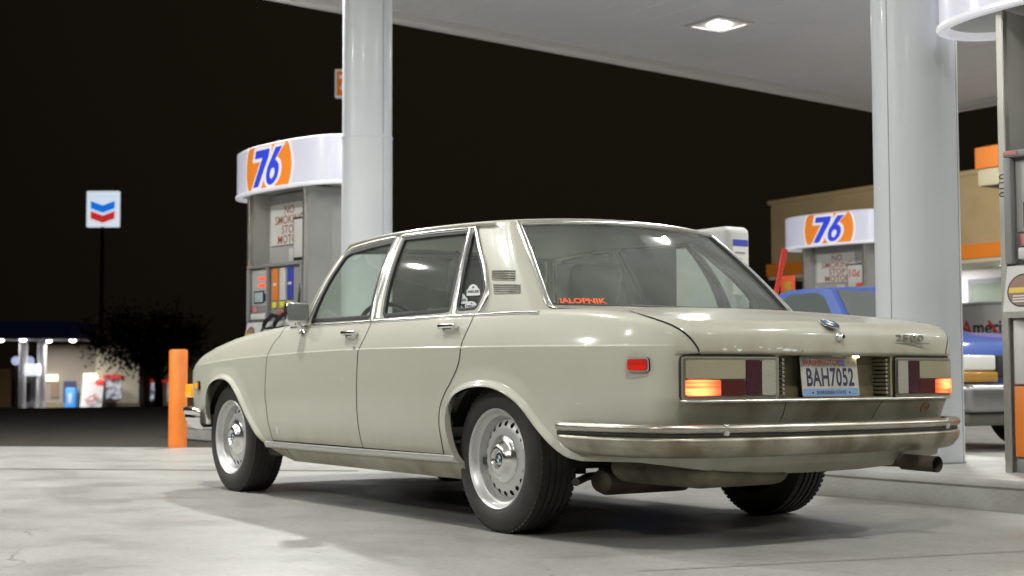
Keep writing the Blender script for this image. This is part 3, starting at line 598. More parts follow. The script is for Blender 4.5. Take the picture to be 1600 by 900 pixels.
# ------------------------------------------------------------------ greenhouse
SCL = .4
GSX = lambda a, b: GX(np.asarray(a)/SCL, np.asarray(b)/SCL); GSN = lambda a, b: GXn(np.asarray(a)/SCL, np.asarray(b)/SCL)
def sc(P): return np.asarray(P, float)*SCL
def rcorner(P, r=.05, n=4):
    """round the corners of a polygon in scaled (p,t)"""
    P = np.asarray(P, float); out = []
    for i in range(len(P)):
        a, b, c = P[i-1], P[i], P[(i+1) % len(P)]; u = (a-b)/np.linalg.norm(a-b); w = (c-b)/np.linalg.norm(c-b); rr_ = min(r, np.linalg.norm(a-b)*.4, np.linalg.norm(c-b)*.4)
        p0, p2 = b+u*rr_, b+w*rr_
        out += [(1-t)**2*p0+2*t*(1-t)*b+t*t*p2 for t in np.linspace(0, 1, n)]
    return np.array(out)
w_fd = rcorner(sc([(3.33, .075), (3.20, .55), (3.18, .90), (3.45, .945), (4.945, .97), (4.975, .065)]), .02)
w_rd = rcorner(sc([(5.20, .985), (6.80, .985), (6.30, .085), (5.205, .068)]), .012)
w_qt = rcorner(sc([(6.90, .975), (7.0, .95), (7.10, .53), (7.05, .30), (6.76, .088), (6.42, .082)]), .02)
w_ws = rcorner(sc([(-2.75, .06), (-2.80, .95), (2.80, .95), (2.75, .06)]), .04)
cx_ = lambda t: 1.06-0*t
w_rg = rcorner(sc([(9.06, .085), (9.02, .5), (8.97, 1.06), (11, 1.10), (13.03, 1.06), (12.98, .5), (12.94, .085), (11, .075)]), .03)
g_out = [(a, 0) for a in np.linspace(0, 4.4, 200)]+[(a, .8) for a in np.linspace(4.4, 0, 200)]
ws_half = sc([(-.5, .06), (2.72, .06), (2.80, .5), (2.80, .95), (-.5, .95)])
v2, f = tri([np.array(g_out), w_fd, w_rd, w_qt, ws_half, w_rg], [np.array([(0, .4), (4.4, .4)])], step=.02, grid=.018)
u_, f = compact(v2, f); v2 = v2[u_]; P = GSX(v2[:, 0], v2[:, 1]); n = GSN(v2[:, 0], v2[:, 1]); f = orient(P, f, n)
k2 = [(P, f, n)]
cap = G(np.linspace(0, 11, 200), np.full(200, 2.0))[:, :2]; capp = np.vstack([cap, (cap*[1, -1])[::-1][1:-1]])
v, fc = tri([capp], grid=.04); uu, fc = compact(v, fc); v = v[uu]; e = 1e-3
N = np.stack([-(roofZ(v[:, 0]+e, v[:, 1])-roofZ(v[:, 0]-e, v[:, 1]))/(2*e), -(roofZ(v[:, 0], v[:, 1]+e)-roofZ(v[:, 0], v[:, 1]-e))/(2*e), np.ones(len(v))], 1); N /= np.linalg.norm(N, axis=1)[:, None]
Pc = np.stack([v[:, 0], v[:, 1], roofZ(v[:, 0], v[:, 1])], 1); roof = merge("roof", k2, PAINT, [(Pc, orient(Pc, fc, N), N)])
# headliner
Ph = Pc-[0, 0, .035]; mesh_obj("headliner", Ph, [tuple(t[::-1]) for t in orient(Pc, fc, N)], mat("headliner_cloth", (.34, .33, .29), .9), car)
def gl(name, loop, m, mir=True, off=-.012):
    r = patch(GSX, GSN, [loop], off, None, step=.03, grid=.05); a = mesh_obj(name, r[0], r[1], m, car, r[2])
    if mir: w = mirror(*r); return a, mesh_obj(name, w[0], w[1], m, car, w[2])
    return a, a
gl("front_door_glass", w_fd, GLASS); rdg = gl("rear_door_glass", w_rd, GLASS); qtg = gl("quarter_glass", w_qt, GLASS); gl("windscreen", w_ws, GLASS, False); rgl = gl("rear_window", w_rg, GLASSR, False)
def frame_m(name, loop, w=.018, h=.009, m=CHROME, mir=True, closed=True, step=.02, off=0, inner=True):
    vf = mould(GSX, GSN, loop, [(-w/2, -.014)]+rsec(w, h)+[(w/2, -.014)], closed, step=step)
    if mir: return both(name, vf, m, auto=50)
    return mesh_obj(name, vf[0], vf[1], m, car, auto=50)
def inset_loop(L, d):
    c = L.mean(0); T = np.roll(L, -1, 0)-np.roll(L, 1, 0); N = np.stack([T[:, 1], -T[:, 0]], 1); N /= np.linalg.norm(N, axis=1)[:, None]+1e-9
    s = 1 if np.sum(N*(L-c)) < 0 else -1; return L+N*d*s
frame_m("glass_seal", inset_loop(w_fd, .004), .022, .001, RUBBER); frame_m("glass_seal", inset_loop(w_rd, .004), .022, .001, RUBBER); frame_m("glass_seal", inset_loop(w_qt, .003), .014, .001, RUBBER)
frame_m("rear_window_moulding", inset_loop(w_rg, -.006), .026, .010, CHROME, False); frame_m("rear_window_seal", inset_loop(w_rg, .006), .022, .003, RUBBER, False); frame_m("windscreen_moulding", inset_loop(w_ws, -.004), .022, .009, CHROME, False)
# bright door frames
frame_m("front_door_frame", sc([(3.22, .035), (3.10, .55), (3.08, .92), (3.40, .985), (4.95, 1.01), (4.985, 1.0)]), .026, .011, CHROMEDULL, closed=False)
frame_m("front_door_frame", sc([(5.035, .995), (5.03, .5), (5.03, .03)]), .026, .013, CHROME, closed=False)
fr2 = rcorner(sc([(5.13, .02), (5.13, 1.035), (7.02, 1.03), (7.19, .53), (7.12, .26), (6.78, .02)]), .025)[2:-2]
frame_m("rear_door_frame", fr2, .024, .012, CHROME, closed=False)
frame_m("quarter_divider", sc([(6.37, .04), (6.86, .99)]), .020, .012, CHROME, closed=False)
frame_m("drip_rail", sc([(3.02, .0), (2.96, .5), (2.96, .95), (3.1, 1.12), (3.6, 1.2), (5, 1.22), (7.2, 1.22), (7.75, 1.20)]), .016, .017, PAINT, closed=False)
# air outlets in the rear pillars
for (u0, v0), (u1, v1) in (((769, 424), (805, 437)), ((772, 445), (813, 458))):
    q = trace(GR_G, [(u0, v0), (u1, v0), (u1, v1), (u0, v1)]); q = sc(np.array(q)); q0, q1, q2, q3 = q
    r = patch(GSX, GSN, [np.array([q0, q1, q2, q3])], .0015, None, step=.01, grid=.02); gv = both("air_outlet", r, DARK)
    for side in (0, 1):
        mb = MB()
        for i in range(5):
            t = i/4; a, b = q0+(q3-q0)*t, q1+(q2-q1)*t; v_, f_ = mould(GSX, GSN, np.array([a, b]), rsec(.0075, .006), step=.01)
            if side: v_, f_, _x = mirror(v_, f_)
            mb.add([tuple(x) for x in v_], f_)
        mb.build("outlet_slat", CHROMEDULL, gv[side])
# ------------------------------------------------------------------ door handles, locks, mirror
def handle(px, py):
    s, q = trace(GR_B, [(px, py)])[0]; p = B(np.array([s]), np.array([q]))[0]; n = Bn(np.array([s]), np.array([q]))[0]
    M = frame(p, (1, 0, 0), np.cross(n, (1, 0, 0))); mb = MB()   # local z outward, x forward
    M = Matrix([[1, 0, 0, p[0]], [0, n[2]*0+0, 1, p[1]], [0, 1, 0, p[2]], [0, 0, 0, 1]])
    mb.box(-.066, .062, .0, .020, .012, .030, .006, 3, M); mb.box(-.066, -.045, -.006, .012, -.004, .026, .005, 2, M); mb.box(.042, .062, -.004, .012, -.004, .026, .005, 2, M)
    h1 = mb.build("door_handle", CHROME, car); d = MB().box(-.050, .048, -.016, .004, -.002, .0012, .0005, 1, M).build("handle_pocket_shade", mat("handle_shadow", (.10, .095, .07), .6), h1)  # flat dark plate: shade behind the handle put into its colour
    for o, pr in ((h1, car), (d, None)):
        me = o.data.copy(); [setattr(v, "co", Vector((v.co.x, -v.co.y, v.co.z))) for v in me.vertices]; me.flip_normals(); c = bpy.data.objects.new(o.name.split('.')[0], me); C.objects.link(c); c.parent = car if o is h1 else hh
        if o is h1: hh = c
handle(549, 524); handle(703, 513)
BADGE2 = mat("satin_metal", (.60, .59, .55), .35, .6)
for px, py in ((554, 543),):
    s, q = trace(GR_B, [(px, py)])[0]; p = B(np.array([s]), np.array([q]))[0]; MB().rod(p-[0, .003, 0], p+[0, .006, 0], .009, n=14).build("door_lock", BADGE2, car)
mb = MB(); mx, my, mz = 1.735, .862, .962
Mm = Matrix.Translation((mx, my, mz)) @ Matrix.Rotation(R(-14), 4, 'Z'); mb.box(-.022, .04, -.060, .060, -.049, .049, .014, 3, Mm)
mir = mb.build("door_mirror", CHROME, car); MB().prism(rrect(-.053, .053, -.042, .042, .008), 0, .002, Mm @ Matrix.Translation((-.0250, 0, 0)) @ Matrix.Rotation(R(7), 4, "Y") @ Matrix.Rotation(R(-90), 4, 'Y') @ Matrix.Rotation(R(90), 4, 'Z')).build("mirror_glass", mat("mirror_glass", (.55, .6, .6), .06, 1.0), mir)
MB().tube([(mx+.005, my-.005, mz-.045), (mx+.0, my-.012, mz-.068), (mx-.005, my-.022, mz-.080)], .010, 10).lathe([(0, .020), (.018, .014), (.028, 0), (0, 0)], 20, Matrix.Translation((mx-.008, my-.032, mz-.092)) @ Matrix.Rotation(R(-45), 4, 'X')).build("mirror_stalk", CHROME, mir)
# ------------------------------------------------------------------ wheels
TYRE = mat("tyre_rubber", (.028, .027, .025), .75, noise=(7, (.055, .05, .042), .35, .75), bump=(70, .2))
def make_wheel(sgn):
    """built round the origin, outer side towards +Y*sgn"""
    w = thing("wheel", "", "", (0, 0, 0)); del w["label"]; del w["category"]
    M = Matrix.Rotation(R(-90*sgn), 4, 'X')   # local Z -> +-Y
    t = [(.200, .092), (.206, .099), (.222, .106), (.245, .108), (.268, .103), (.286, .094), (.2965, .080), (.300, .066), (.301, .052)]
    for z in (.045, .015, -.015, -.045): t += [(.3025, z+.006), (.2955, z+.005), (.2955, z-.005), (.3025, z-.006)]
    t += [(.300, -.066), (.2965, -.080), (.286, -.094), (.268, -.103), (.245, -.108), (.206, -.099), (.20, -.09), (.19, 0)]
    # small cross cuts on the shoulders
    ty = MB().lathe(t, 72, M)
    for i in range(72):
        a = 2*math.pi*i/72
        for zz in (.074, -.074, .030, -.030): ty.box(.2965, .3035, -.0085, .0085, zz-.010, zz+.010, M=M @ Matrix.Rotation(a, 4, 'Z'))
    ty.build("tyre", TYRE, w, auto=35)
    rim = MB().lathe([(.199, .088), (.2055, .092), (.207, .099), (.203, .103), (.198, .100), (.194, .090), (.189, .076), (.176, .068), (.172, .050), (.166, .040), (.163, .030)], 64, M)
    # pierced disc
    def prof(r): return np.interp(r, [0, .05, .085, .10, .125, .145, .158, .168], [.060, .060, .058, .060, .058, .052, .042, .034])
    outer = circle(0, 0, .1655, 96); holes = [circle(.1435*math.cos(2*math.pi*(k+.5)/20), .1435*math.sin(2*math.pi*(k+.5)/20), .0112, 12) for k in range(20)]
    v, f = tri([outer]+holes, grid=.012, step=.006); uu, f = compact(v, f); v = v[uu]; r = np.hypot(v[:, 0], v[:, 1]); rim.add([(a, b, c_) for (a, b), c_ in zip(v, prof(r))], f, M)
    rim.build("rim", RIMSILVER, w, auto=40)
    MB().lathe([(.0, .012), (.19, .012), (.195, -.09)], 40, M).build("wheel_inner", mat("brake_dark", (.03, .026, .022), .8), w)
    cp = MB().lathe([(.100, .0585), (.098, .066), (.090, .071), (.078, .072), (.070, .078), (.060, .090), (.050, .096), (.042, .097), (.036, .092), (.033, .084), (.024, .083), (.0, .083)], 56, M).build("hub_cap", CHROME, w)
    roundel(M @ Matrix.Translation((0, 0, .0832)), .026, cp)
    return w
wl = make_wheel(1); wr = make_wheel(-1)
for i, (w, x, y) in enumerate(((wl, 0, .706), (None, 2.692, .700), (wr, 0, -.715), (None, 2.692, -.700))):
    o = w if w else copy_tree(wl if y > 0 else wr); o.parent = car; o.location = (x, y, .301); o.rotation_euler = (0, R(17*i+8), 0)
# wheel housings and underside
LIN = mat("underseal", (.012, .011, .009), .95, bump=(30, .4)); mb = MB()
for x in (0.02, 2.68):
    for sgn in (1, -1): mb.lathe([(.355, -.17), (.355, .12)], 40, Matrix.Translation((x, sgn*.68, .29)) @ Matrix.Rotation(R(-90*sgn), 4, 'X'), a0=(math.pi*1.12 if sgn > 0 else math.pi*.12), a1=(math.pi*1.88 if sgn > 0 else math.pi*.88))
    mb.box(x-.36, x+.36, -.5, .5, .36, .70)
mb.box(.36, 2.33, -.74, .74, .215, .27, .01); mb.box(-1.0, -.34, -.72, .72, .345, .42)
mb.box(-.34, .36, -.52, .52, .30, .42); mb.box(2.33, 3.05, -.5, .5, .28, .42); mb.build("underbody", LIN, car, auto=30)
UND = mat("dusty_underside", (.15, .137, .09), .85, noise=(9, (.07, .06, .04), .35, .7)); MUD = mat("rusty_metal", (.06, .048, .035), .7, .3, noise=(12, (.12, .09, .06), .4, .7))
tk = MB(); tk.box(-1.00, -.45, .10, .60, .225, .35, .068, 5); tk.build("fuel_tank", UND, car)
ex = MB(); ex.tube(spline([(.6, -.2, .19), (.1, -.30, .20), (-.35, -.42, .235), (-.8, -.46, .285), (-1.05, -.46, .295), (-1.15, -.46, .293)], 5), .023, 12, cap=False); ex.tube([(-1.03, -.46, .294), (-1.20, -.46, .291)], .032, 18, cap=False); ex.tube([(-1.20, -.46, .291), (-1.04, -.46, .294)], .029, 18, cap=False)
ex.lathe([(0, -.22), (.055, -.215), (.068, -.19), (.068, .19), (.055, .215), (0, .22)], 24, Matrix.Translation((-.40, .36, .222)) @ Matrix.Rotation(R(90), 4, 'X') @ Matrix.Diagonal((1.2, .8, 1, 1)))
ex.build("exhaust_pipe", MUD, car); MB().lathe([(0, 0), (.0295, 0)], 18, Matrix.Translation((-1.16, -.46, .293)) @ Matrix.Rotation(R(-90), 4, 'Y')).build("exhaust_bore", DARK, car)
ax = MB(); ax.tube([(0, .62, .29), (-.02, .25, .285), (0, -.62, .29)], .032, 12); ax.lathe([(0, -.10), (.06, -.08), (.09, 0), (.06, .08), (0, .10)], 20, Matrix.Translation((-.02, 0, .285))); ax.rod((-.18, .52, .24), (-.18, .52, .50), .03); ax.rod((-.06, .56, .245), (.30, .40, .24), .028, .022)
ax.tube([(-.40, .70, .225), (-.22, .5, .23), (-.1, .2, .225), (-.1, -.4, .23)], .016, 8); ax.build("rear_axle", MUD, car)
# ------------------------------------------------------------------ cabin
SEAT = mat("dark_leatherette", (.15, .145, .125), .5, bump=(40, .15)); INT = mat("cabin_plastic", (.06, .058, .052), .5)
fl = MB(); fl.box(-.25, 1.9, -.76, .76, .27, .30); fl.box(-.30, -.02, -.70, .70, .78, .84, .02); fl.build("parcel_shelf_and_floor", INT, car, auto=30)
def seat_mb(M, w=.50, hb_=.62, head=True):
    m = MB(); m.box(-.25, .25, -w/2, w/2, .0, .15, .05, 4, M); Mb = M @ Matrix.Translation((-.25, 0, .12)) @ Matrix.Rotation(R(-14), 4, 'Y'); m.box(-.06, .06, -w/2, w/2, 0, hb_, .055, 4, Mb)
    if head: m.box(-.055, .05, -.15, .15, hb_+.02, hb_+.24, .05, 4, Mb); m.rod(Mb @ Vector((0, -.07, hb_-.05)), Mb @ Vector((0, -.07, hb_+.1)), .007); m.rod(Mb @ Vector((0, .07, hb_-.05)), Mb @ Vector((0, .07, hb_+.1)), .007)
    return m
for y in (.37, -.34): seat_mb(Matrix.Translation((1.24, y, .33)), hb_=.53).build("front_seat", SEAT, car)
seat_mb(Matrix.Translation((.28, 0, .33)), 1.30, .48, False).build("rear_seat", SEAT, car)
dsh = MB(); dsh.box(1.76, 1.92, -.72, .72, .70, .86, .04, 3); dsh.build("dashboard", INT, car)
cx0 = Vector((1.60, .38, .835)); ax_ = Vector((-.92, 0, .38)).normalized(); e1 = Vector((0, 1, 0)); e2 = ax_.cross(e1)
sw = MB(); sw.tube([cx0+e1*.195*math.cos(2*math.pi*i/40)+e2*.195*math.sin(2*math.pi*i/40) for i in range(40)], .013, 8, True); sw.tube([cx0+e1*.19, cx0-ax_*.03, cx0-e1*.19], .012, 8); sw.rod(cx0-ax_*.04, cx0-ax_*.3, .03); sw.lathe([(0, .0), (.055, -.01), (.06, -.03)], 20, Matrix.Translation(cx0) @ ax_.to_track_quat('Z', 'Y').to_matrix().to_4x4()); sw.build("steering_wheel", mat("black_bakelite", (.012, .012, .012), .3), car)
rm = MB(); rm.box(1.46, 1.49, -.12, .12, 1.20, 1.255, .012, 2); rm.rod((1.5, 0, 1.25), (1.58, 0, 1.30), .008); rm.build("interior_mirror", INT, car)
# ------------------------------------------------------------------ stickers on the glass
ORANGE = mat("orange_vinyl", (.85, .13, .02), .5)
def sticker_text(name, txt, anchor_px, width, m, parent, bold=.003, off=-.008, space=1.0, size=.03, wx=1.0):
    v, f_ = text_mesh(txt, size, bold=bold, align='LEFT', space=space, wx=wx); v = np.array(v); sx = width/(v[:, 0].max()-v[:, 0].min()); v[:, 0] = (v[:, 0]-v[:, 0].min())*sx
    y0_ = v[:, 1].min(); k_ = len(v); v = np.vstack([v, [(-.009, y0_, 0), (.002, y0_, 0), (.002, y0_+.006, 0), (-.009, y0_+.009, 0)]]); f_ = f_+[(k_, k_+1, k_+2, k_+3)]; v[:, 0] += .009
    p, t = trace(GR_G, [anchor_px])[0]; o = GX(np.array([p]), np.array([t]))[0]; d = GX(np.array([p+.1]), np.array([t]))[0]-o; L = np.linalg.norm(d)/.1; e = GX(np.array([p]), np.array([t+.05]))[0]-o; H = np.linalg.norm(e)/.05
    a, b = p+v[:, 0]/L, t+v[:, 1]/H; P = GX(a, b)+GXn(a, b)*off
    return mesh_obj(name, P, f_, m, parent, smooth=False)
sticker_text("orange_sticker", "JALOPNIK", (871, 468), .185, ORANGE, rgl[0], bold=.0017, space=1.0, size=.040)
SW = mat("sticker_white", (.62, .64, .62), .6); SB = mat("sticker_ink", (.03, .07, .11), .6)
def badge(px0, px1, txt, shape):
    q = np.array(trace(GR_G, [px0, (px1[0], px0[1]), px1, (px0[0], px1[1])])); q0, q1, q2, q3 = sc(q)
    def loc(a, b): return q3+(q2-q3)*a+(q0-q3)*b
    L = np.array([loc(a, b) for a, b in shape]); r = patch(GSX, GSN, [L], -.0085, None, step=.01, grid=.02); o = mesh_obj("round_sticker", r[0], r[1], SW, qtg[0], r[2])
    v, f_ = text_mesh(txt, .3, bold=.012); v = np.array(v); v[:, 0] = .5+v[:, 0]*(.84/(np.ptp(v[:, 0]))); v[:, 1] = .34+v[:, 1]*1.0; D = np.array([loc(a, b) for a, b in v[:, :2]])
    P = GSX(D[:, 0], D[:, 1])+GSN(D[:, 0], D[:, 1])*-.0075; mesh_obj("sticker_lettering", P, f_, SB, o, smooth=False)
    a = np.array([loc(x, y) for x, y in circle(.5, .72, .10, 16)]); r = patch(GSX, GSN, [a], -.0075, None, step=.01); mesh_obj("sticker_ring", r[0], r[1], SB, o, r[2])
arch = [(0, 0), (1, 0), (1, .55)]+[(.5+.38*math.cos(R(a)), .55+.45*math.sin(R(a))) for a in range(0, 181, 20)]+[(0, .55)]
badge((707, 458), (728, 474), "MELEE", arch); badge((727, 443), (748, 461), "MELEE", arch); badge((724, 468), (745, 482), "MELEE", arch); badge((705, 475), (720, 484), "MELEE", arch)
# ------------------------------------------------------------------ ground
def concrete_mat():
    m = bpy.data.materials.new("worn_concrete"); m.use_nodes = True; nt = m.node_tree; b = nt.nodes["Principled BSDF"]; tc = nt.nodes.new("ShaderNodeTexCoord")
    def noise(sc_, det, rough=.6, vec=None):
        n = nt.nodes.new("ShaderNodeTexNoise"); n.inputs["Scale"].default_value = sc_; n.inputs["Detail"].default_value = det; n.inputs["Roughness"].default_value = rough
        nt.links.new(vec or tc.outputs["Object"], n.inputs["Vector"]); return n
    def ramp(src, a, ca, b_, cb):
        r = nt.nodes.new("ShaderNodeValToRGB"); r.color_ramp.elements[0].position = a; r.color_ramp.elements[1].position = b_; r.color_ramp.elements[0].color = (*ca, 1); r.color_ramp.elements[1].color = (*cb, 1)
        nt.links.new(src, r.inputs[0]); return r
    def mul(a, b_, f=1.0):
        x = nt.nodes.new("ShaderNodeMix"); x.data_type = 'RGBA'; x.blend_type = 'MULTIPLY'; x.inputs[0].default_value = f; nt.links.new(a, x.inputs[6]); nt.links.new(b_, x.inputs[7]); return x.outputs[2]
    base = ramp(noise(.55, 6).outputs[0], .33, (.315, .31, .293), .68, (.375, .37, .355))
    mp = nt.nodes.new("ShaderNodeMapping"); mp.inputs["Scale"].default_value = (.18, 2.2, 1); nt.links.new(tc.outputs["Object"], mp.inputs[0])
    streak = ramp(noise(1.3, 5, vec=mp.outputs[0]).outputs[0], .38, (.94, .94, .93), .62, (1, 1, 1))
    fine = ramp(noise(38, 8, .7).outputs[0], .3, (.78, .78, .76), .7, (1.1, 1.1, 1.09))
    spots = ramp(noise(6.5, 3).outputs[0], .62, (1, 1, 1), .80, (.82, .80, .76))
    vo = nt.nodes.new("ShaderNodeTexVoronoi"); vo.voronoi_dimensions = '2D'; vo.feature = 'DISTANCE_TO_EDGE'; vo.inputs["Scale"].default_value = .62
    wob = noise(3.0, 6); ad = nt.nodes.new("ShaderNodeVectorMath"); ad.operation = 'MULTIPLY_ADD'; ad.inputs[1].default_value = (.35, .35, 0); nt.links.new(wob.outputs[1], ad.inputs[0]); nt.links.new(tc.outputs["Object"], ad.inputs[2]); nt.links.new(ad.outputs[0], vo.inputs["Vector"])
    crack = ramp(vo.outputs["Distance"], .0018, (.45, .43, .39), .006, (1, 1, 1)); msk = ramp(noise(.5, 2).outputs[0], .52, (0, 0, 0), .60, (1, 1, 1))
    ck = nt.nodes.new("ShaderNodeMix"); ck.data_type = 'RGBA'; ck.inputs[6].default_value = (1, 1, 1, 1); nt.links.new(msk.outputs[0], ck.inputs[0]); nt.links.new(crack.outputs[0], ck.inputs[7])
    gv = nt.nodes.new("ShaderNodeTexVoronoi"); gv.voronoi_dimensions = "2D"; gv.inputs["Scale"].default_value = 1.9; nt.links.new(tc.outputs["Object"], gv.inputs["Vector"]); gum = ramp(gv.outputs["Distance"], .011, (.25, .24, .22), .017, (1, 1, 1))
    gv2 = nt.nodes.new("ShaderNodeTexVoronoi"); gv2.voronoi_dimensions = "2D"; gv2.inputs["Scale"].default_value = 4.7; nt.links.new(tc.outputs["Object"], gv2.inputs["Vector"]); gum2 = ramp(gv2.outputs["Distance"], .012, (.6, .58, .54), .03, (1, 1, 1))
    mp3 = nt.nodes.new("ShaderNodeMapping"); mp3.inputs["Scale"].default_value = (6, .35, 1); nt.links.new(tc.outputs["Object"], mp3.inputs[0]); broom = ramp(noise(9, 6, .75, vec=mp3.outputs[0]).outputs[0], .3, (.93, .93, .92), .7, (1.03, 1.03, 1.03))
    c = mul(mul(mul(mul(mul(mul(mul(base.outputs[0], streak.outputs[0]), fine.outputs[0]), spots.outputs[0]), ck.outputs[2]), gum.outputs[0]), gum2.outputs[0]), broom.outputs[0]); nt.links.new(c, b.inputs["Base Color"])
    rg = ramp(noise(2.2, 4).outputs[0], .35, (.34,)*3, .7, (.62,)*3); nt.links.new(rg.outputs[0], b.inputs["Roughness"])
    bp = nt.nodes.new("ShaderNodeBump"); bp.inputs["Strength"].default_value = .25; bp.inputs["Distance"].default_value = .004; nt.links.new(noise(45, 8, .7).outputs[0], bp.inputs["Height"]); nt.links.new(bp.outputs[0], b.inputs["Normal"]); return m
CONC = concrete_mat(); ASPH = mat("asphalt", (.024, .021, .015), .9, noise=(3, (.036, .031, .022), .35, .7), bump=(80, .5))
def gz(x, y): return -.012-1.62*smooth01((np.asarray(x)-22)/60.0)
gx = np.r_[np.linspace(-150, 8, 8), np.linspace(10, 100, 46), 150, 300, 700]; gy = np.r_[-500, -200, np.linspace(-100, 60, 9), 200, 500]
A, Bq = np.meshgrid(gx, gy, indexing='ij'); Vg = np.stack([A, Bq, gz(A, Bq)], -1).reshape(-1, 3); m_ = len(gy)
struct(mesh_obj("ground", Vg, [(i*m_+j, (i+1)*m_+j, (i+1)*m_+j+1, i*m_+j+1) for i in range(len(gx)-1) for j in range(m_-1)], ASPH))
pa, pb = at(-400, 695, 2, 0), at(335, 699.5, 2, 0)
PAD = [(-30, 30), (pa[0], pa[1]), (pb[0], pb[1]), (6.9, -1.55), (18, -6.0), (21.0, -12), (17, -30), (-30, -30)]
struct(mesh_obj("forecourt", [(x, y, 0) for x, y in PAD]+[(x, y, -.15) for x, y in PAD], [tuple(range(8))[::-1]]+[(i, (i+1) % 8, 8+(i+1) % 8, 8+i) for i in range(8)], CONC, smooth=False))
JT = mat("joint_filler", (.22, .215, .20), .8); mb = MB()
def strip(a, b, w, z=.004):
    a, b = np.array(a, float), np.array(b, float); d = (b-a)/np.linalg.norm(b-a); n = np.array([-d[1], d[0]])*w/2; mb.add([(*(a+n), z), (*(b+n), z), (*(b-n), z), (*(a-n), z)], [(0, 3, 2, 1)])
ja, jb = at(-500, 730, 2, 0), at(560, 736, 2, 0); strip(ja[:2], jb[:2], .06)
ja, jb = at(1000, 893, 2, 0), at(1900, 846, 2, 0); strip(ja[:2], jb[:2], .010)
struct(mb.build("expansion_joint", JT, smooth=False))
# ------------------------------------------------------------------ pump islands
ISL = mat("island_concrete", (.46, .46, .44), .65, noise=(5, (.36, .35, .31), .4, .75), bump=(50, .3))
def island(name, x0, x1, yc, w, label):
    hw = w/2; prof = [(0.0, 0.0), (.0, .012), (.012, .10), (.004, .112), (.006, .13), (.018, .146), (.05, .152)]; P = []
    base = [(x1-hw+hw*math.sin(R(a)), yc+hw*math.cos(R(a))) for a in range(0, 181, 12)]+[(x0+hw-hw*math.sin(R(a)), yc-hw*math.cos(R(a))) for a in range(0, 181, 12)]
    base = np.array(base); c = base.mean(0); T = np.roll(base, -1, 0)-np.roll(base, 1, 0); N = np.stack([-T[:, 1], T[:, 0]], 1); N /= np.linalg.norm(N, axis=1)[:, None]
    if np.sum(N*(base-c)) > 0: N = -N
    V = []; [V.extend([(base[i, 0]+N[i, 0]*o, base[i, 1]+N[i, 1]*o, z) for i in range(len(base))]) for o, z in prof]; n = len(base)
    F = [(j*n+i, j*n+(i+1) % n, (j+1)*n+(i+1) % n, (j+1)*n+i) for j in range(len(prof)-1) for i in range(n)]+[tuple((len(prof)-1)*n+i for i in range(n))]
    o = mesh_obj(name, V, F, ISL, auto=35); bm = bmesh.new(); bm.from_mesh(o.data); bmesh.ops.recalc_face_normals(bm, faces=bm.faces[:]); bm.to_mesh(o.data); bm.free(); o.data.set_sharp_from_angle(angle=R(35)); return struct(o)
island("pump_island", -2.4, 10.3, -2.42, 1.56, "")
island("pump_island", 4.6, 12.2, -11.7, 1.5, "")
# ------------------------------------------------------------------ canopy
WHT = mat("white_metal_panel", (.88, .87, .85), .45, noise=(.8, (.84, .83, .805), .4, .7)); TRIM = mat("canopy_trim", (.78, .76, .72), .45)
CAN = [(8.03, 15.8), (11.05, -14.85), (-13, -14.85), (-13, 15.8)]
can = thing("canopy", "white flat filling station canopy with recessed lamps over the pump islands", "canopy", (2, -4.5, 4.9)); o_ = np.array([2, -4.5, 4.9])
sof = MB(); y = -14.75
while y < 15.7:
    y1 = min(y+.405, 15.75); xa = lambda q: 8.03+(15.8-q)*(3.02/30.65)-.05
    sof.add([(-12.9, y, .006), (xa(y), y, .006), (xa(y), y+.007, -.0), (-12.9, y+.007, 0), (xa(y1), y1-.007, 0), (-12.9, y1-.007, 0), (xa(y1), y1, .006), (-12.9, y1, .006)], [(0, 3, 2, 1)[::-1], (3, 5, 4, 2)[::-1], (5, 7, 6, 4)[::-1]], Matrix.Translation((-2, 4.5, 0))); y = y1
sof.build("soffit", WHT, can, smooth=False)
fa = MB(); cc = np.array(CAN).mean(0)
for i in range(4):
    a, b = np.array(CAN[i]), np.array(CAN[(i+1) % 4]); d = (b-a)/np.linalg.norm(b-a); n = np.array([d[1], -d[0]]); n = n if n@(a-cc) > 0 else -n
    prof = [(-.30, -.002), (-.30, -.018), (-.06, -.03), (-.055, -.075), (.0, -.08), (.0, .95), (-.05, .95)]
    fa.add([tuple(np.array([*(p-n*0+n*o), z])-[2, -4.5, 0]) for p in (a, b) for o, z in prof], [(j, j+1, 7+j+1, 7+j) for j in range(6)])
fa.build("fascia", TRIM, can, smooth=False)
rf = MB(); rf.add([(x-2, y+4.5, .9) for x, y in CAN], [(0, 1, 2, 3)]); rf.build("roof_deck", TRIM, can, smooth=False)
LENS = mat("lit_lamp_lens", (1, 1, .97), .3, emit=(1, .985, .93), es=30.0); first = None
for k, (x, y) in enumerate(LAMPS[:1]):
    if k == 0:
        cl = thing("canopy_lamp", "", "lamp", (x, y, LAMP_Z), 0); fm = MB()
        for s_ in (1, -1): fm.box(-.30, .30, s_*.24, s_*.30, -.012, .014, .004, 1); fm.box(s_*.24, s_*.30, -.24, .24, -.012, .014, .004, 1)
        fm.box(-.24, .24, -.24, .24, .004, .012); fm.build("lamp_frame", TRIM, cl); MB().lathe([(0, -.045), (.07, -.04), (.12, -.022), (.14, .003)], 32).build("lamp_lens", LENS, cl, auto=30); first = cl
    else: cl = copy_tree(first); cl.location = (x, y, LAMP_Z)
    cl["label"] = "square lit lamp recessed in the white canopy ceiling above the saloon's rear window"
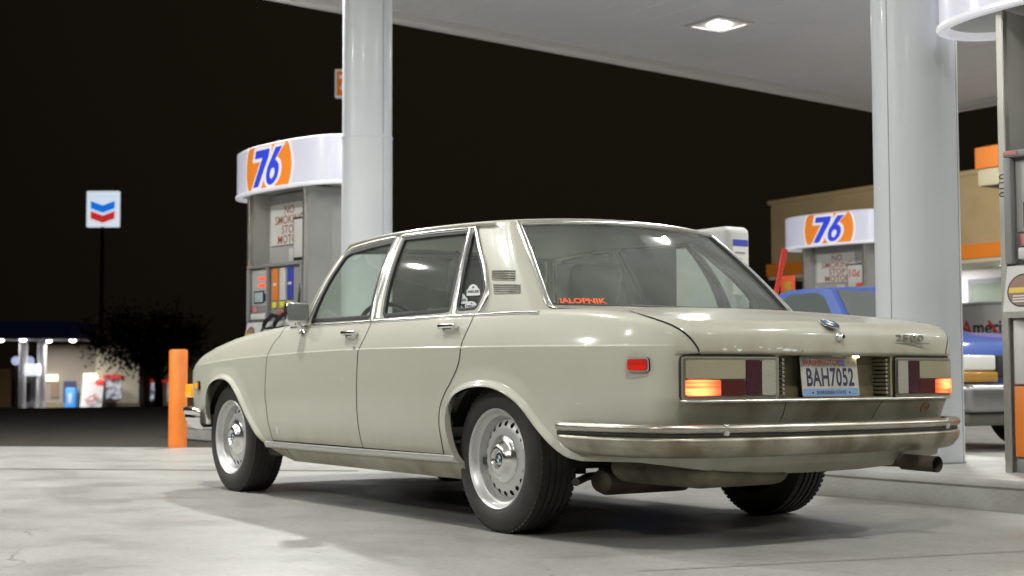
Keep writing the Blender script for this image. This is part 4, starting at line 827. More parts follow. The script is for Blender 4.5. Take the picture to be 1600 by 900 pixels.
# ------------------------------------------------------------------ canopy columns
COL = mat("column_grey_paint", (.62, .64, .665), .46, coat=.08, noise=(1.2, (.56, .595, .64), .4, .7)); COLS = mat("column_seam", (.30, .31, .32), .6)
def column(x, y, label, seam=2.95, ang=(0,)):
    t = thing("canopy_column", label, "column", (x, y, .15), 0, "round canopy columns"); r = .235
    MB().lathe([(r, .0), (r, seam-.15)], 64).build("lower_cladding", COL, t)
    MB().lathe([(r, seam-.15), (r+.004, seam-.148), (r+.004, seam-.128), (r-.004, seam-.126), (r-.004, 4.76)], 64).build("upper_cladding", COL, t)
    for a in ang:
        a = R(a); mb = MB(); mb.rod((math.cos(a)*(r-.001), math.sin(a)*(r-.001), .01), (math.cos(a)*(r-.001), math.sin(a)*(r-.001), 4.7), .0035, n=6); mb.build("cladding_seam", COLS, t)
    mb = MB(); mb.lathe([(r+.001, 0), (r+.006, .001), (r+.006, .01), (r, .012)], 48); mb.build("base_seal", COLS, t); return t
va = math.degrees(math.atan2(4.148+2.4, -5.02-.52))
column(.52, -2.40, "large pale grey round column at right, rising behind the saloon's boot", 9.0 if False else 4.6, (va-38, va+72)); column(6.98, -2.40, "pale grey round column rising behind the saloon's roof beside the left pump", 2.84, (va+60,))
column(6.4, -11.7, "pale grey round column on the far pump island, hidden behind the nearest pump", 2.95, (va+60,))
# ------------------------------------------------------------------ fuel pumps
STEEL = mat("brushed_steel", (.52, .51, .47), .33, .85, noise=(3, (.42, .41, .37), .4, .7)); CAB = mat("pump_grey", (.47, .47, .45), .4, noise=(4, (.42, .42, .395), .4, .7)); BEZ = mat("bezel_grey", (.26, .265, .26), .45)
ORP = mat("pump_orange", (.80, .22, .03), .4); BLP = mat("pump_blue", (.05, .07, .42), .4); LTG = mat("light_grey_plastic", (.60, .60, .58), .4); SIGNW = mat("sign_white", (.68, .67, .63), .5); SIGNR = mat("sign_red_ink", (.32, .07, .04), .5)
YEL = mat("yellow_button", (.80, .66, .05), .4); INK = mat("black_ink", (.015, .015, .02), .5); LCD = mat("dim_screen", (.30, .38, .40), .2, emit=(.5, .6, .62), es=.12); REDL = mat("red_digits", (.8, .08, .04), .4, emit=(1, .12, .06), es=.8); PINK = mat("pink_label", (.60, .22, .22), .5)
VAL = mat("valance_lit_plastic", (.60, .60, .66), .35, coat=.3, emit=(.80, .80, 1.0), es=.30); VALO = mat("valance_orange", (.85, .24, .03), .35, coat=.3, emit=(1, .30, .03), es=.30); VALB = mat("valance_blue", (.03, .05, .50), .35, coat=.3, emit=(.05, .09, .85), es=.45); VALW = mat("valance_white", (.8, .8, .8), .35, coat=.3, emit=(.95, .95, 1), es=.35)
VALR = mat("valance_rim", (.70, .70, .72), .3, emit=(.9, .9, 1), es=.35)
def stroke(P, w):
    """outline of a thick open stroke"""
    P = np.asarray(P, float); T = np.gradient(P, axis=0); T /= np.linalg.norm(T, axis=1)[:, None]+1e-9; N = np.stack([-T[:, 1], T[:, 0]], 1); return np.vstack([P+N*w/2, (P-N*w/2)[::-1]])
def glyph76(gw):
    """the outlines of an italic 7 and 6, grown by gw; unit height"""
    g = gw; sh = .22; S = lambda L: [(x+sh*(y-.5), y) for x, y in L]
    seven = [(-.60-g, 1+g), (-.02+g*.7, 1+g), (-.02+g*.9, .80-g*.2), (-.27+g*1.2, 0-g), (-.50-g, 0-g), (-.27-g*.9, .78-g), (-.60-g, .78-g)]
    a = [(.22+(.235+g)*math.cos(R(t)), .33+(.33+g)*math.sin(R(t))) for t in range(0, 360, 12)]
    stem = [(.44+g, 1+g), (.20-g*.7, 1+g), (-.015-g, .45), (.10, .25), (.22, .60)]
    hole = [(.22+(.085)*math.cos(R(t)), .31+(.15)*math.sin(R(t))) for t in range(0, 360, 20)] if g == 0 else ([(.10+(.035)*math.cos(R(t)), .31+(.11)*math.sin(R(t))) for t in range(0, 360, 30)] if g < .07 else None)
    return S(seven), S(a), S(stem), (S(hole) if hole else None)
def union_tri(loops, holes, extra_grid=.06):
    A = np.vstack([np.array(l) for l in loops]); lo, hi = A.min(0)-.05, A.max(0)+.05; box = np.array([lo, (hi[0], lo[1]), hi, (lo[0], hi[1])])
    V, Ed = [], []
    for L in [box]+[np.array(l) for l in loops]+[np.array(l) for l in holes]:
        L = resample(L, .04, True); b = len(V); V += [Vector((float(p[0]), float(p[1]))) for p in L]; Ed += [(b+i, b+(i+1) % len(L)) for i in range(len(L))]
    v, e, f, *_ = delaunay_2d_cdt(V, Ed, [], 0, 1e-6, False); v = np.array([(q.x, q.y) for q in v]); f = np.array([t for t in f if len(t) == 3]); c = v[f].mean(1); k = np.zeros(len(f), bool)
    for l in loops: k |= inside(c, l)
    for h in holes: k &= ~inside(c, h)
    u, f = compact(v, f[k]); return v[u], f
def valance(parent, z0=2.33, z1=2.79, a=1.02, b=.40, ex=2.3):
    th = np.linspace(0, 2*math.pi, 145)[:-1]; ct, st = np.cos(th), np.sin(th); X = a*np.sign(ct)*np.abs(ct)**(2/ex); Y = b*np.sign(st)*np.abs(st)**(2/ex); L = np.stack([X, Y], 1)
    d = np.r_[0, np.cumsum(np.linalg.norm(np.diff(np.vstack([L, L[:1]]), axis=0), axis=1))]; tot = d[-1]; LL = np.vstack([L, L[:1]])
    def pos(s, off=0.0):
        s = np.mod(s, tot); p = np.stack([np.interp(s, d, LL[:, 0]), np.interp(s, d, LL[:, 1])], -1); e = .01; q = np.stack([np.interp(np.mod(s+e, tot), d, LL[:, 0]), np.interp(np.mod(s+e, tot), d, LL[:, 1])], -1); t = q-p; n = np.stack([t[:, 1], -t[:, 0]], 1); n /= np.linalg.norm(n, axis=1)[:, None]; return p+n*off
    val = MB(); k = len(L); val.add([(x, y, z0) for x, y in L]+[(x, y, z1) for x, y in L]+[(x*.97, y*.95, z1+.012) for x, y in L], [(i, (i+1) % k, k+(i+1) % k, k+i) for i in range(k)]+[(k+i, k+(i+1) % k, 2*k+(i+1) % k, 2*k+i) for i in range(k)]+[tuple(2*k+i for i in range(k))])
    vo = val.build("lit_valance", VAL, parent)
    rim = MB(); sec = [(0.004, z0+.03), (.014, z0+.024), (.016, z0+.006), (.008, z0-.006), (-.03, z0-.006), (-.05, z0+.03)]; V = []
    for i in range(k):
        for o, z in sec: p = pos(np.array([d[i]]), o)[0]; V.append((p[0], p[1], z))
    n = len(sec); rim.add(V, [(i*n+j, ((i+1) % k)*n+j, ((i+1) % k)*n+j+1, i*n+j+1) for i in range(k) for j in range(n-1)]); rim.build("valance_rim", VALR, vo)
    MB().add([(x*.95, y*.93, z0+.028) for x, y in L], [tuple(range(k))[::-1]]).build("valance_underside", CAB, vo, smooth=False)
    for side, s0 in ((1, tot*.25), (-1, tot*.75)):     # one emblem on each broad side
        h = z1-z0; zc = (z0+z1)/2; ll = vo
        def put(name, v, f, m, off): p = pos(s0+v[:, 0], off); return mesh_obj(name, np.stack([p[:, 0], p[:, 1], zc+v[:, 1]], 1), [tuple(t) for t in f], m, ll, smooth=False)
        def disc(r): c = circle(0, 0, r, 64); c[:, 1] = np.clip(c[:, 1], -h/2+.012, h/2-.004); v, f = tri([c], grid=.05); return v, f
        v, f = disc(.455); put("emblem_border", v, f, VALW, .003); v, f = disc(.43); ll = put("orange_emblem", v, f, VALO, .005); put0 = ll
        for g, m, off, nm in ((.09, VALW, .0075, "number_outline"), (0, VALB, .010, "number")):
            s7, a6, st6, ho = glyph76(g); K = .365
            v, f = union_tri([s7, a6, st6], [ho] if ho else []); v = (v-[-.06, .5])*K*[1.30, 1.0]; put(nm, v, f, m, off)
    return vo
def make_pump(name, label, loc, price=False, group="fuel pumps under the canopy"):
    t = thing(name, label, "fuel pump", loc, R(6), group); hx, hy = .54, .30
    c = MB(); c.box(-hx+.03, hx-.03, -hy+.03, hy-.03, .0, 1.05, .01); c.build("lower_cabinet", CAB, t)
    e = MB()
    for s_ in (1, -1): e.box(s_*hx-.0 if s_ < 0 else hx-.03, -hx+.03 if s_ < 0 else hx, -hy+.02, hy-.02, .02, 2.34, .004, 1)
    e.build("end_panel", CAB, t)
    p = MB()
    for sx in (1, -1):
        for sy in (1, -1): p.box(sx*hx-.035*sx-.0, sx*(hx+.006), sy*(hy-.045), sy*(hy+.004), 0, 2.34, .005, 1)
    p.build("corner_post", STEEL, t)
    hd = MB(); hd.box(-hx+.03, hx-.03, -.06, .06, 1.05, 2.34, .006); hd.build("centre_spine", CAB, t)
    for sy in (1, -1):
        M = Matrix.Rotation(0 if sy > 0 else math.pi, 4, 'Z')
        def bx(nm, m, x0, x1, y0, y1, z0, z1, bev=.006, par=None): return MB().box(x0, x1, y0, y1, z0, z1, bev, 2, M).build(nm, m, par or t)
        bx("orange_panel", ORP, -hx+.05, hx-.05, hy-.03, hy-.004, .08, .43); bx("grey_panel", LTG, -hx+.05, hx-.05, hy-.03, hy-.008, .44, .76); bx("kick_plate", BEZ, -hx+.05, hx-.05, hy-.05, hy-.015, .0, .075)
        wb = MB(); wb.prism([(hy-.03, .79), (hy+.045, .77), (hy+.065, .80), (hy+.015, 1.03), (hy-.03, 1.03)], -hx+.015, hx-.04, M @ frame((0, 0, 0), (0, 1, 0), (0, 0, 1)))
        wb = wb.build("white_skirt", LTG, t)
        for xx in (-.30, .40):
            Ms = M @ frame((xx, hy+.044, .905), (-1, 0, 0), (0, -.2, 1)); st_ = MB().prism(circle(0, 0, .085, 28), 0, .002, Ms).build("warning_sticker", INK, wb)
            MB().prism(circle(0, 0, .078, 28), .0022, .003, Ms).build("sticker_disc", mat("sticker_brown", (.28, .17, .12), .5), st_); MB().prism(rrect(-.075, .075, -.012, .014, .002), .0032, .004, Ms).build("sticker_band", mat("sticker_yellow", (.75, .55, .08), .5), st_)
            for k in range(3): MB().prism(rrect(-.05, .05, -.060+k*.014, -.053+k*.014, .001), .0032, .004, Ms).build("sticker_line", SIGNW, st_)
        bz = MB(); bz.box(-hx+.01, hx-.035, hy-.12, hy-.02, 1.04, 1.60, .012, 2, M); bz.box(-hx+.01, hx-.035, hy-.02, hy+.03, 1.575, 1.61, .008, 2, M); bz.box(hx-.075, hx-.035, hy-.02, hy+.03, 1.04, 1.575, .008, 2, M); bz.box(-hx+.01, -hx+.04, hy-.02, hy+.03, 1.04, 1.575, .008, 2, M); bz.box(.10, .13, hy-.02, hy+.03, 1.04, 1.575, .008, 2, M); bz = bz.build("bezel", BEZ, t)
        # left part seen from outside has x = +: display side
        bx("display_panel", CAB, .14, hx-.08, hy-.03, hy-.012, 1.20, 1.56, .004, bz)
        for z in (1.455, 1.385): bx("price_display", REDL, .20, .33, hy-.014, hy-.006, z, z+.035, .002, bz)
        bx("screen_frame", INK, .22, .42, hy-.014, hy-.007, 1.22, 1.35, .003, bz); bx("screen", LCD, .24, .40, hy-.009, hy-.004, 1.235, 1.335, .002, bz)
        bx("card_reader", INK, .16, .20, hy-.014, hy+.01, 1.24, 1.32, .004, bz); bx("pink_sticker", PINK, .36, .44, hy-.014, hy-.008, 1.13, 1.19, .001, bz)
        bx("receipt_tray", LTG, .16, .44, hy-.03, hy+.02, 1.06, 1.12, .01, bz)
        for x0, m in ((-.04, ORP), (-.18, LTG), (-.32, BLP)):
            gp = bx("grade_panel", m, x0, x0+.10, hy-.025, hy-.006, 1.24, 1.56, .004, bz); bx("grade_button", YEL, x0+.02, x0+.085, hy-.02, hy+.004, 1.165, 1.225, .006, bz)
            MB().prism(rrect(-.03, .03, -.012, .012, .002), 0, .001, M @ frame((x0+.05, hy-.0055, 1.40), (-1, 0, 0), (0, 0, 1))).build("grade_label", SIGNW, gp)
        bx("red_label", mat("label_red", (.65, .10, .08), .5), -.28, -.05, hy-.02, hy-.010, 1.085, 1.13, .001, bz)
        bx("side_label", PINK, hx-.115, hx-.05, hy+.031, hy+.034, 1.585, 1.605, .0005, bz)
        # nozzles and hoses
        for x0 in (-.10, -.30):
            nz = MB(); nz.tube([M @ Vector(a) for a in [(x0, hy-.01, 1.07), (x0+.03, hy+.07, 1.09), (x0+.10, hy+.10, 1.03), (x0+.17, hy+.08, .99)]], [.016, .026, .024, .02], 8); nz.box(x0+.02, x0+.15, hy+.05, hy+.11, .95, .975, .01, 2, M); nz.build("nozzle", INK, t)
            hs_ = MB(); hs_.tube([M @ Vector(a) for a in spline([(x0+.17, hy+.08, .99), (x0+.22, hy+.12, .80), (x0+.12, hy+.14, .45), ((x0-.49)/2, hy+.13, .38), (-.50, hy+.10, .7), (-.51, hy+.03, 1.3), (-.49, hy-.07, 2.0)], 6)], .0125, 8); hs_.build("hose", RUBBER, t)
        # signs in the open upper bay
        Ms = M @ frame((.115, .075, 2.02), (-1, 0, 0), (0, 0, 1)); sg_ = MB().prism(rrect(-.34, .34, -.20, .22, .004), 0, .004, Ms).build("warning_sign", SIGNW, t)
        for i, tx in enumerate(("NO", "SMOKING", "STOP", "MOTOR")): text_on("sign_lettering", tx, .122, Ms @ Matrix.Translation((.02, .15-.1*i, .0045)), SIGNR, sg_, bold=.0008, wx=1.0)
        bx("notice_sheet", SIGNW, -.02, .12, .062, .066, 1.63, 1.78, .0005)
        fr_ = bx("price_board", INK, -.44, -.16, .16, .19, 1.62, 2.06, .006); bx("price_sheet", SIGNW, -.425, -.175, .188, .193, 1.66, 2.04, .001, fr_)
        if price: text_on("price_lettering", "10¢", .15, M @ frame((-.285, .1945, 1.92), (-1, 0, 0), (0, 0, 1)), mat("price_red", (.6, .06, .04), .5), fr_, bold=.002)
        hp = MB(); hp.rod(M @ Vector((-.49, .20, 1.62)), M @ Vector((-.49, .20, 2.33)), .016, n=12); hp.rod(M @ Vector((-.49, .20, 2.0)), M @ Vector((-.49, .20, 2.12)), .028, n=12); hp.build("hose_pipe", STEEL, t)
        if price: bx("red_tag", mat("label_red", (.65, .10, .08), .5), -.50, -.36, .25, .255, 1.66, 1.78, .001)
    valance(t); return t
make_pump("fuel_pump", "fuel pump with orange and blue grade panels beyond the saloon's bonnet, left of the columns", (8.36, -2.4, .15))
nearp = make_pump("fuel_pump", "nearest fuel pump at the right edge of the picture, with an orange lower panel", (-.82, -2.4, .15))
make_pump("fuel_pump", "farthest fuel pump, with a 10¢ board, behind the blue pickup", (9.70, -11.7, .15), True)
# writing down the near pump's post
text_on("post_lettering", "10 01 LT", .075, frame((.27-.82+.27+.02, -2.4+.306, 1.62), (0, 0, -1), (-1, 0, 0)), INK, None).parent = None
_pl = bpy.data.objects["post_lettering"]; bpy.data.objects.remove(_pl)
text_on("post_lettering", "0110", .06, frame((.524, .306, 1.44), (0, 0, -1), (-1, 0, 0)), INK, nearp)
# ------------------------------------------------------------------ towel cabinet, squeegee, bollard
tw = thing("towel_dispenser", "pale grey windscreen wash and towel cabinet with a blue-topped notice, on the near island", "towel dispenser", (2.27, -2.42, .11))
MB().box(-.20, .20, -.07, .07, 0, .95, .02, 3).build("stand", BEZ, tw); MB().box(-.27, .25, -.11, .11, .93, 1.495, .045, 5).build("cabinet", mat("cabinet_plastic", (.46, .465, .45), .45), tw, auto=45)
Mn = frame((-.272, -.01, 1.24), (0, -1, 0), (0, 0, 1)); nt_ = MB().prism(rrect(-.068, .068, -.19, .17, .004), 0, .002, Mn).build("notice", SIGNW, tw); MB().prism(rrect(-.066, .066, .125, .168, .002), .0022, .003, Mn).build("notice_header", BLP, nt_)
for i in range(6): MB().prism(rrect(-.05, [.04, .01, .045, .02, .04, -.01][i], .075-.04*i, .088-.04*i, .001), .0022, .003, Mn).build("notice_line", mat("grey_ink", (.25, .25, .27), .5), nt_)
MB().prism(rrect(-.09, .09, -.05, .06, .004), 0, .002, frame((-.05, .1115, 1.36), (-1, 0, 0), (0, 0, 1))).build("side_plate", CAB, tw)
sq = thing("squeegee", "red-handled squeegee leaning in its bucket beside the big column", "squeegee", (1.72, -2.42, .15)); RDP = mat("red_plastic", (.62, .04, .03), .35)
MB().rod((.10, .0, .5), (-.075, -.06, 1.28), .016, n=12).rod((-.05, -.052, 1.17), (-.075, -.06, 1.285), .020, n=12).build("handle", RDP, sq); MB().lathe([(0, 0), (.11, 0), (.14, .62), (.13, .62), (.10, .02), (0, .02)], 24).build("bucket", INK, sq)
bo = MB().lathe([(0, .885), (.05, .885), (.078, .882), (.083, .870), (.083, .0)], 40).build("bollard", mat("bollard_orange", (.90, .24, .03), .40, coat=.2, noise=(3, (.78, .19, .03), .4, .7))); bo.location = (7.70, -.86, 0); tag(bo, "plain orange steel bollard standing at the edge of the forecourt left of the saloon", "bollard")
# ------------------------------------------------------------------ blue pickup
PBLUE = mat("pickup_blue", (.045, .10, .38), .38, coat=.6); pk = thing("pickup_truck", "blue pickup truck with a chrome bumper, half hidden behind the saloon and column", "pickup truck", (3.48, -6.49, 0), R(175.7))
def lin(P0, P1, t): return tuple(a+(b-a)*t for a, b in zip(P0, P1))
# local x forward, y left; front axle at origin
prof = [(-4.1, .45), (.66, .45), (.69, .58), (.69, .80), (.66, .88), (.30, .965), (-.62, 1.0), (-.62, 1.02), (-1.9, 1.03), (-4.1, 1.0)]
def pk_body():
    bm = bmesh.new(); V = []
    ys = [(-.84, -.03, 0), (-.80, 0, 0), (-.70, 0, .02), (0, 0, .035), (.70, 0, .02), (.80, 0, 0), (.84, -.03, 0)]
    for y, dz, cz in ys: V.append([bm.verts.new((x-(abs(y)/.84)**4*.10*(x > .5), y, z+(dz+cz if z > .85 else 0))) for x, z in prof])
    for a, b in zip(V[:-1], V[1:]):
        for i in range(len(prof)): bm.faces.new((a[i], a[(i+1) % len(prof)], b[(i+1) % len(prof)], b[i]))
    bm.faces.new(V[0]); bm.faces.new(V[-1][::-1]); bmesh.ops.recalc_face_normals(bm, faces=bm.faces[:]); bm.verts.index_update(); mb = MB(); mb.bm(bm); return mb
pb_ = pk_body().build("body", PBLUE, pk, auto=50)
cabv = [(-.62, .74, 1.0), (-1.02, .62, 1.43), (-1.15, .60, 1.455), (-1.62, .60, 1.45), (-1.75, .62, 1.42), (-1.85, .74, 1.02)]
cb_ = MB(); k = len(cabv); cb_.add(cabv+[(x, 0, z+.03) for x, y, z in cabv]+[(x, -y, z) for x, y, z in cabv], [(j*k+i, j*k+i+1, (j+1)*k+i+1, (j+1)*k+i) for j in range(2) for i in range(k-1)]+[tuple(range(k))[::-1], tuple(2*k+i for i in range(k))]); cbo = cb_.build("cab", PBLUE, pk, auto=40)
bm = bmesh.new(); bm.from_mesh(cbo.data); bmesh.ops.recalc_face_normals(bm, faces=bm.faces[:]); bm.to_mesh(cbo.data); bm.free()
PG = mat("dark_window_glass", (.11, .125, .12), .08, coat=1.0)
def quad(name, P, m, par, off): 
    P = [Vector(p) for p in P]; n = (P[1]-P[0]).cross(P[2]-P[0]).normalized(); c = sum(P, Vector())/len(P)
    if n.dot(c-Vector((-1.4, 0, 1.1))) < 0: n = -n
    v = [tuple(p+n*off) for p in P]+[tuple(p-n*.012) for p in P]; k_ = len(P); return mesh_obj(name, v, [tuple(range(k_)), tuple(range(k_, 2*k_))[::-1]]+[(i, (i+1) % k_, k_+(i+1) % k_, k_+i) for i in range(k_)], m, par, smooth=False)
quad("windscreen", [(-.655, .66, 1.045), (-1.0, .565, 1.415), (-1.005, -.565, 1.415), (-.655, -.66, 1.045)], PG, cbo, .006+.008)
for s_ in (1, -1): quad("side_window", [(-.80, s_*.725, 1.05), (-1.10, s_*.635, 1.37), (-1.20, s_*.622, 1.405), (-1.58, s_*.622, 1.405), (-1.68, s_*.64, 1.36), (-1.74, s_*.725, 1.05)], PG, cbo, .006)
for s_ in (1, -1):
    hl = MB().box(.66, .735, s_*.62-.20, s_*.62+.20, .67, .80, .02, 3).build("headlight", mat("headlight_glass", (.70, .70, .66), .12, coat=1.0, bump=(60, .2)), pk)
    MB().box(.66, .745, s_*.62-.21, s_*.62+.21, .572, .664, .015, 2).build("indicator", mat("amber_indicator", (.42, .22, .04), .25, coat=.6), pk)
MB().box(.66, .73, -.40, .40, .62, .80, .01).build("grille", INK, pk)
MB().box(.68, .86, -.86, .86, .33, .562, .05, 4).build("front_bumper", mat("pickup_bumper", (.30, .30, .29), .32, .9), pk); MB().box(.60, .78, -.80, .80, .22, .335, .03, 3).build("front_apron", mat("apron_grey", (.10, .10, .085), .5), pk)
for x in (0, -2.75):
    for s_ in (1, -1):
        M = Matrix.Translation((x, s_*.70, .32)) @ Matrix.Rotation(R(-90*s_), 4, 'X'); ww = thing("wheel", "", "", (0, 0, 0)); del ww["label"]; del ww["category"]; ww.parent = pk
        MB().lathe([(.20, -.10), (.30, -.10), (.32, -.07), (.32, .07), (.30, .10), (.20, .10)], 40, M).build("tyre", TYRE, ww); MB().lathe([(.20, .09), (.16, .04), (.05, .05), (0, .06)], 30, M).build("rim", RIMSILVER, ww)
MB().box(-4.0, .6, -.72, .72, .30, .50, .02).build("chassis", LIN, pk)
# ------------------------------------------------------------------ shop building
TAN = mat("tan_render", (.46, .35, .20), .8, noise=(2, (.42, .32, .18), .4, .7)); ORB = mat("orange_band", (.78, .24, .03), .5); CREAM = mat("cream_soffit", (.55, .52, .42), .6); LITW = mat("lit_white_wall", (.72, .70, .72), .5)
def at_d(u, v, d):
    r = ray(u, v); return EYE+r*(d/(r@_f))
g0 = at_d(1208, 587, 35.0); g1 = at_d(1700, 587, 27.5); dv = (g1-g0); Lb = math.hypot(dv[0], dv[1]); ang = math.atan2(dv[1], dv[0])
sh = thing("shop_building", "tan shop with an orange band and lit white front behind the far pumps", "building", (g0[0], g0[1], 0), ang)
MB().box(0, Lb+8, -6.5, 0 if False else -.001, 3.30, 4.72, .02).build("upper_wall", TAN, sh) if False else None
sgn_ = 1 if (np.array([-math.sin(ang), math.cos(ang)])@(EYE[:2]-g0[:2])) > 0 else -1    # side facing the camera
Y = lambda a, b: (min(sgn_*a, sgn_*b), max(sgn_*a, sgn_*b))
def sbox(nm, m, x0, x1, a, b, z0, z1, bev=0, par=None): ya, yb = Y(a, b); return MB().box(x0, x1, ya, yb, z0, z1, bev).build(nm, m, par or sh, smooth=False)
sbox("upper_wall", TAN, 0, Lb+8, -8, 0, 3.28, 4.70); sbox("parapet_cap", TAN, -.05, Lb+8.05, -8.05, .06, 4.70, 4.80); sbox("orange_band", ORB, -.04, Lb+8, -.2, .14, 2.98, 3.27)
sbox("soffit", CREAM, -.0, Lb+8, -1.6, .10, 2.90, 2.975); sbox("lower_wall", LITW, .6, Lb+8, -8, -1.6, 0, 2.9); 
for x in (1.2, 4.6, 7.6):
    wf = sbox("shop_window", mat("window_frame_grey", (.16, .17, .20), .5), x, x+2.3, -1.62, -1.54, .9, 2.70, .01); sbox("pane", mat("shop_glass", (.22, .26, .22), .12, coat=.8, emit=(.5, .55, .45), es=.12), x+.12, x+2.18, -1.55, -1.53, 1.0, 2.60, 0, wf)
for x in np.arange(1.0, Lb+6, 2.6): sbox("soffit_light", mat("fluorescent", (1, 1, 1), .3, emit=(1, .98, .95), es=60), x, x+1.2, -.9, -.75, 2.872, 2.892, .004)
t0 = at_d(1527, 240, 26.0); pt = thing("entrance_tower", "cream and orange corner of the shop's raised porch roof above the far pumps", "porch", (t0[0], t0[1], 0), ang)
ya, yb = Y(0, -4); MB().box(0, 6, ya, yb, 3.95, 4.25, .02).build("cream_fascia", mat("dimmed_cream", (.19, .175, .13), .7), pt, smooth=False); ya, yb = Y(.04, -4); MB().box(-.03, 6, ya, yb, 4.252, 4.64, .02).build("orange_fascia", mat("dimmed_orange", (.26, .08, .014), .6), pt, smooth=False)  # porch colours darkened to offset the added spotlight
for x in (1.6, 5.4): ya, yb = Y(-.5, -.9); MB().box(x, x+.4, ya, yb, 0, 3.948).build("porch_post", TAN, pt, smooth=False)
fl2 = bpy.data.lights.new("shop_wall_fill", 'SPOT'); fl2.spot_size = R(75); fl2.spot_blend = .5; fl2.shadow_soft_size = .1; fl2.energy = 1900; fl2.color = (1, .95, .82); fo = bpy.data.objects.new("shop_wall_fill", fl2); C.objects.link(fo); fo.location = (10.2, -13.9, 4.55)  # added unseen spotlight that brightens the shop wall
tgt = g0*.45+g1*.55; fo.rotation_euler = (Vector((tgt[0], tgt[1], 4.0))-fo.location).to_track_quat('-Z', 'Y').to_euler()
# gas bottle cage
c0 = at_d(1470, 587, 23.0); gc = thing("gas_bottle_cabinet", "white gas bottle exchange cabinet lettered Ameri in red and black, beyond the blue pickup", "cabinet", (c0[0], c0[1], 0), ang)
ya, yb = Y(0, -.8); cbn = MB().box(0, 2.6, ya, yb, .02, 1.70, .02).build("cabinet", mat("cabinet_white", (.62, .62, .58), .5), gc); ya, yb = Y(.02, -.82); MB().box(-.02, 2.62, ya, yb, 1.702, 1.74, .01).build("cabinet_lid", LTG, gc)
xd = 1 if sgn_ < 0 else -1; Mt = frame((0 if xd > 0 else 0, sgn_*.004, 1.34), (1, 0, 0), (0, 0, 1)) if sgn_ < 0 else frame((0, sgn_*.004, 1.34), (-1, 0, 0), (0, 0, 1))
u0_ = .44
def gtxt(tx, x, m, nm="cabinet_lettering"): text_on(nm, tx, .30, Mt @ Matrix.Translation((x if sgn_ < 0 else -x, 0, 0)), m, gc, bold=.006, align='LEFT')
gtxt("A", u0_, mat("logo_red", (.62, .04, .03), .5)); gtxt("meri", u0_+.215, INK)
MB().prism([(u0_+.50, .10), (u0_+.54, .12), (u0_+.85, -.22), (u0_+.78, -.22)], .002, .004, Mt).build("logo_stroke", mat("logo_red", (.62, .04, .03), .5), gc) if sgn_ < 0 else None
# small orange board beside the far pump
b0 = at_d(1231, 447, 20.5); pb = thing("promo_board", "small red and yellow promotional board left of the farthest pump", "sign", (b0[0], b0[1], .0), ang)
MB().rod((0, 0, .0), (0, 0, 1.6), .025).build("post", STEEL, pb); bb_ = MB().box(-.14, .14, -.012, .012, 1.60, 2.02, .005).build("board", mat("board_red", (.75, .12, .04), .5, emit=(.8, .12, .03), es=.1), pb); ya, yb = Y(.012, .016); MB().box(-.06, .07, ya, yb, 1.80, 1.93, .001).build("yellow_patch", mat("dull_yellow", (.5, .36, .05), .5), bb_)
# tall sign behind the left column
s0_ = at_d(545, 131, 62); ts = thing("pole_sign", "lit orange sign high behind the left canopy column", "sign", (s0_[0], s0_[1], float(gz(s0_[0], 0))), YAW+math.pi/2); zc = s0_[2]-float(gz(s0_[0], 0))
MB().rod((0, 0, 0), (0, 0, zc-.5), .12).build("pole", BEZ, ts); bs_ = MB().box(-.57, .57, -.12, .12, zc-.60, zc+.60, .03, 2).build("lit_border", VALW, ts)
MB().box(-.51, .51, .10, .135, zc-.53, zc+.53, .01).build("orange_face", VALO, bs_); 
MB().box(-.51, .51, -.135, -.10, zc-.53, zc+.53, .01).build("orange_face", VALO, bs_)
for q, yq in ((1, .138), (-1, -.138)): text_on("sign_number", "76", .80, frame((0, yq, zc), (-q, 0, 0), (0, 0, 1)), VALW, bs_, bold=.03)
# ------------------------------------------------------------------ filling station across the road
zf = -1.63; D = 96.0
def fp(u, d=D): p = at_d(u, 587, d); return p[0], p[1]
vn = YAW+math.pi/2   # local frame: x to the left as seen from here reversed below
def local(u, d): p = at_d(u, 587, d)-at_d(72, 587, D); return float(p@(-_r)*-1), float(p@_f*1)
NV = mat("navy_fascia", (.012, .014, .055), .5, emit=(.01, .012, .05), es=.12); FW = mat("far_white", (.55, .55, .58), .5); FT = mat("far_tan_wall", (.30, .26, .22), .8); FT2 = mat("far_brown_wall", (.24, .20, .14), .8)
s = lambda px, d=D: px*d/2295.
lat = lambda u, d, u0, d0: ((u-800)*d-(u0-800)*d0)/2295.
fc = thing("far_canopy", "navy and white canopy of the filling station across the road", "canopy", (*fp(40), zf), YAW-math.pi/2)   # local x = image right, y = depth
X = lambda u, d=D: lat(u, d, 40, D); Z = lambda v, d=D: .64+(587-v)*d/2295.-zf
MB().box(X(-110), X(150, 101), -1.0, 5, Z(527), Z(501), .05).build("fascia", NV, fc, smooth=False); MB().box(X(-109), X(149, 101), -.9, 4.9, Z(527)-.06, Z(527)-.005).build("soffit", FW, fc, smooth=False)
for u, yd in ((0, 1), (35, .2), (75, 3.2), (113, 2.2), (-40, 1)):
    MB().lathe([(0, -.10), (.12, -.09), (.20, -.03), (.22, .05)], 20, Matrix.Translation((X(u, D+yd), yd, Z(527)-.10))).build("soffit_lamp", mat("far_lamp", (1, 1, 1), .3, emit=(1, .97, .9), es=14), fc)
for u in (36, 65): MB().rod((X(u, D+2), 2, 0), (X(u, D+2), 2, Z(527)-.06), .28, n=24).build("column", FW, fc)
for u, yd in ((20, 2.5), (95, 2.5), (50, 4)):
    ld = bpy.data.lights.new("far_canopy_light", 'AREA'); ld.size = 1.2; ld.energy = 300; ld.color = (1, .97, .9); lo = bpy.data.objects.new("far_canopy_light", ld); C.objects.link(lo); lo.parent = fc; lo.location = (X(u, D+yd), yd, Z(527)-.3)
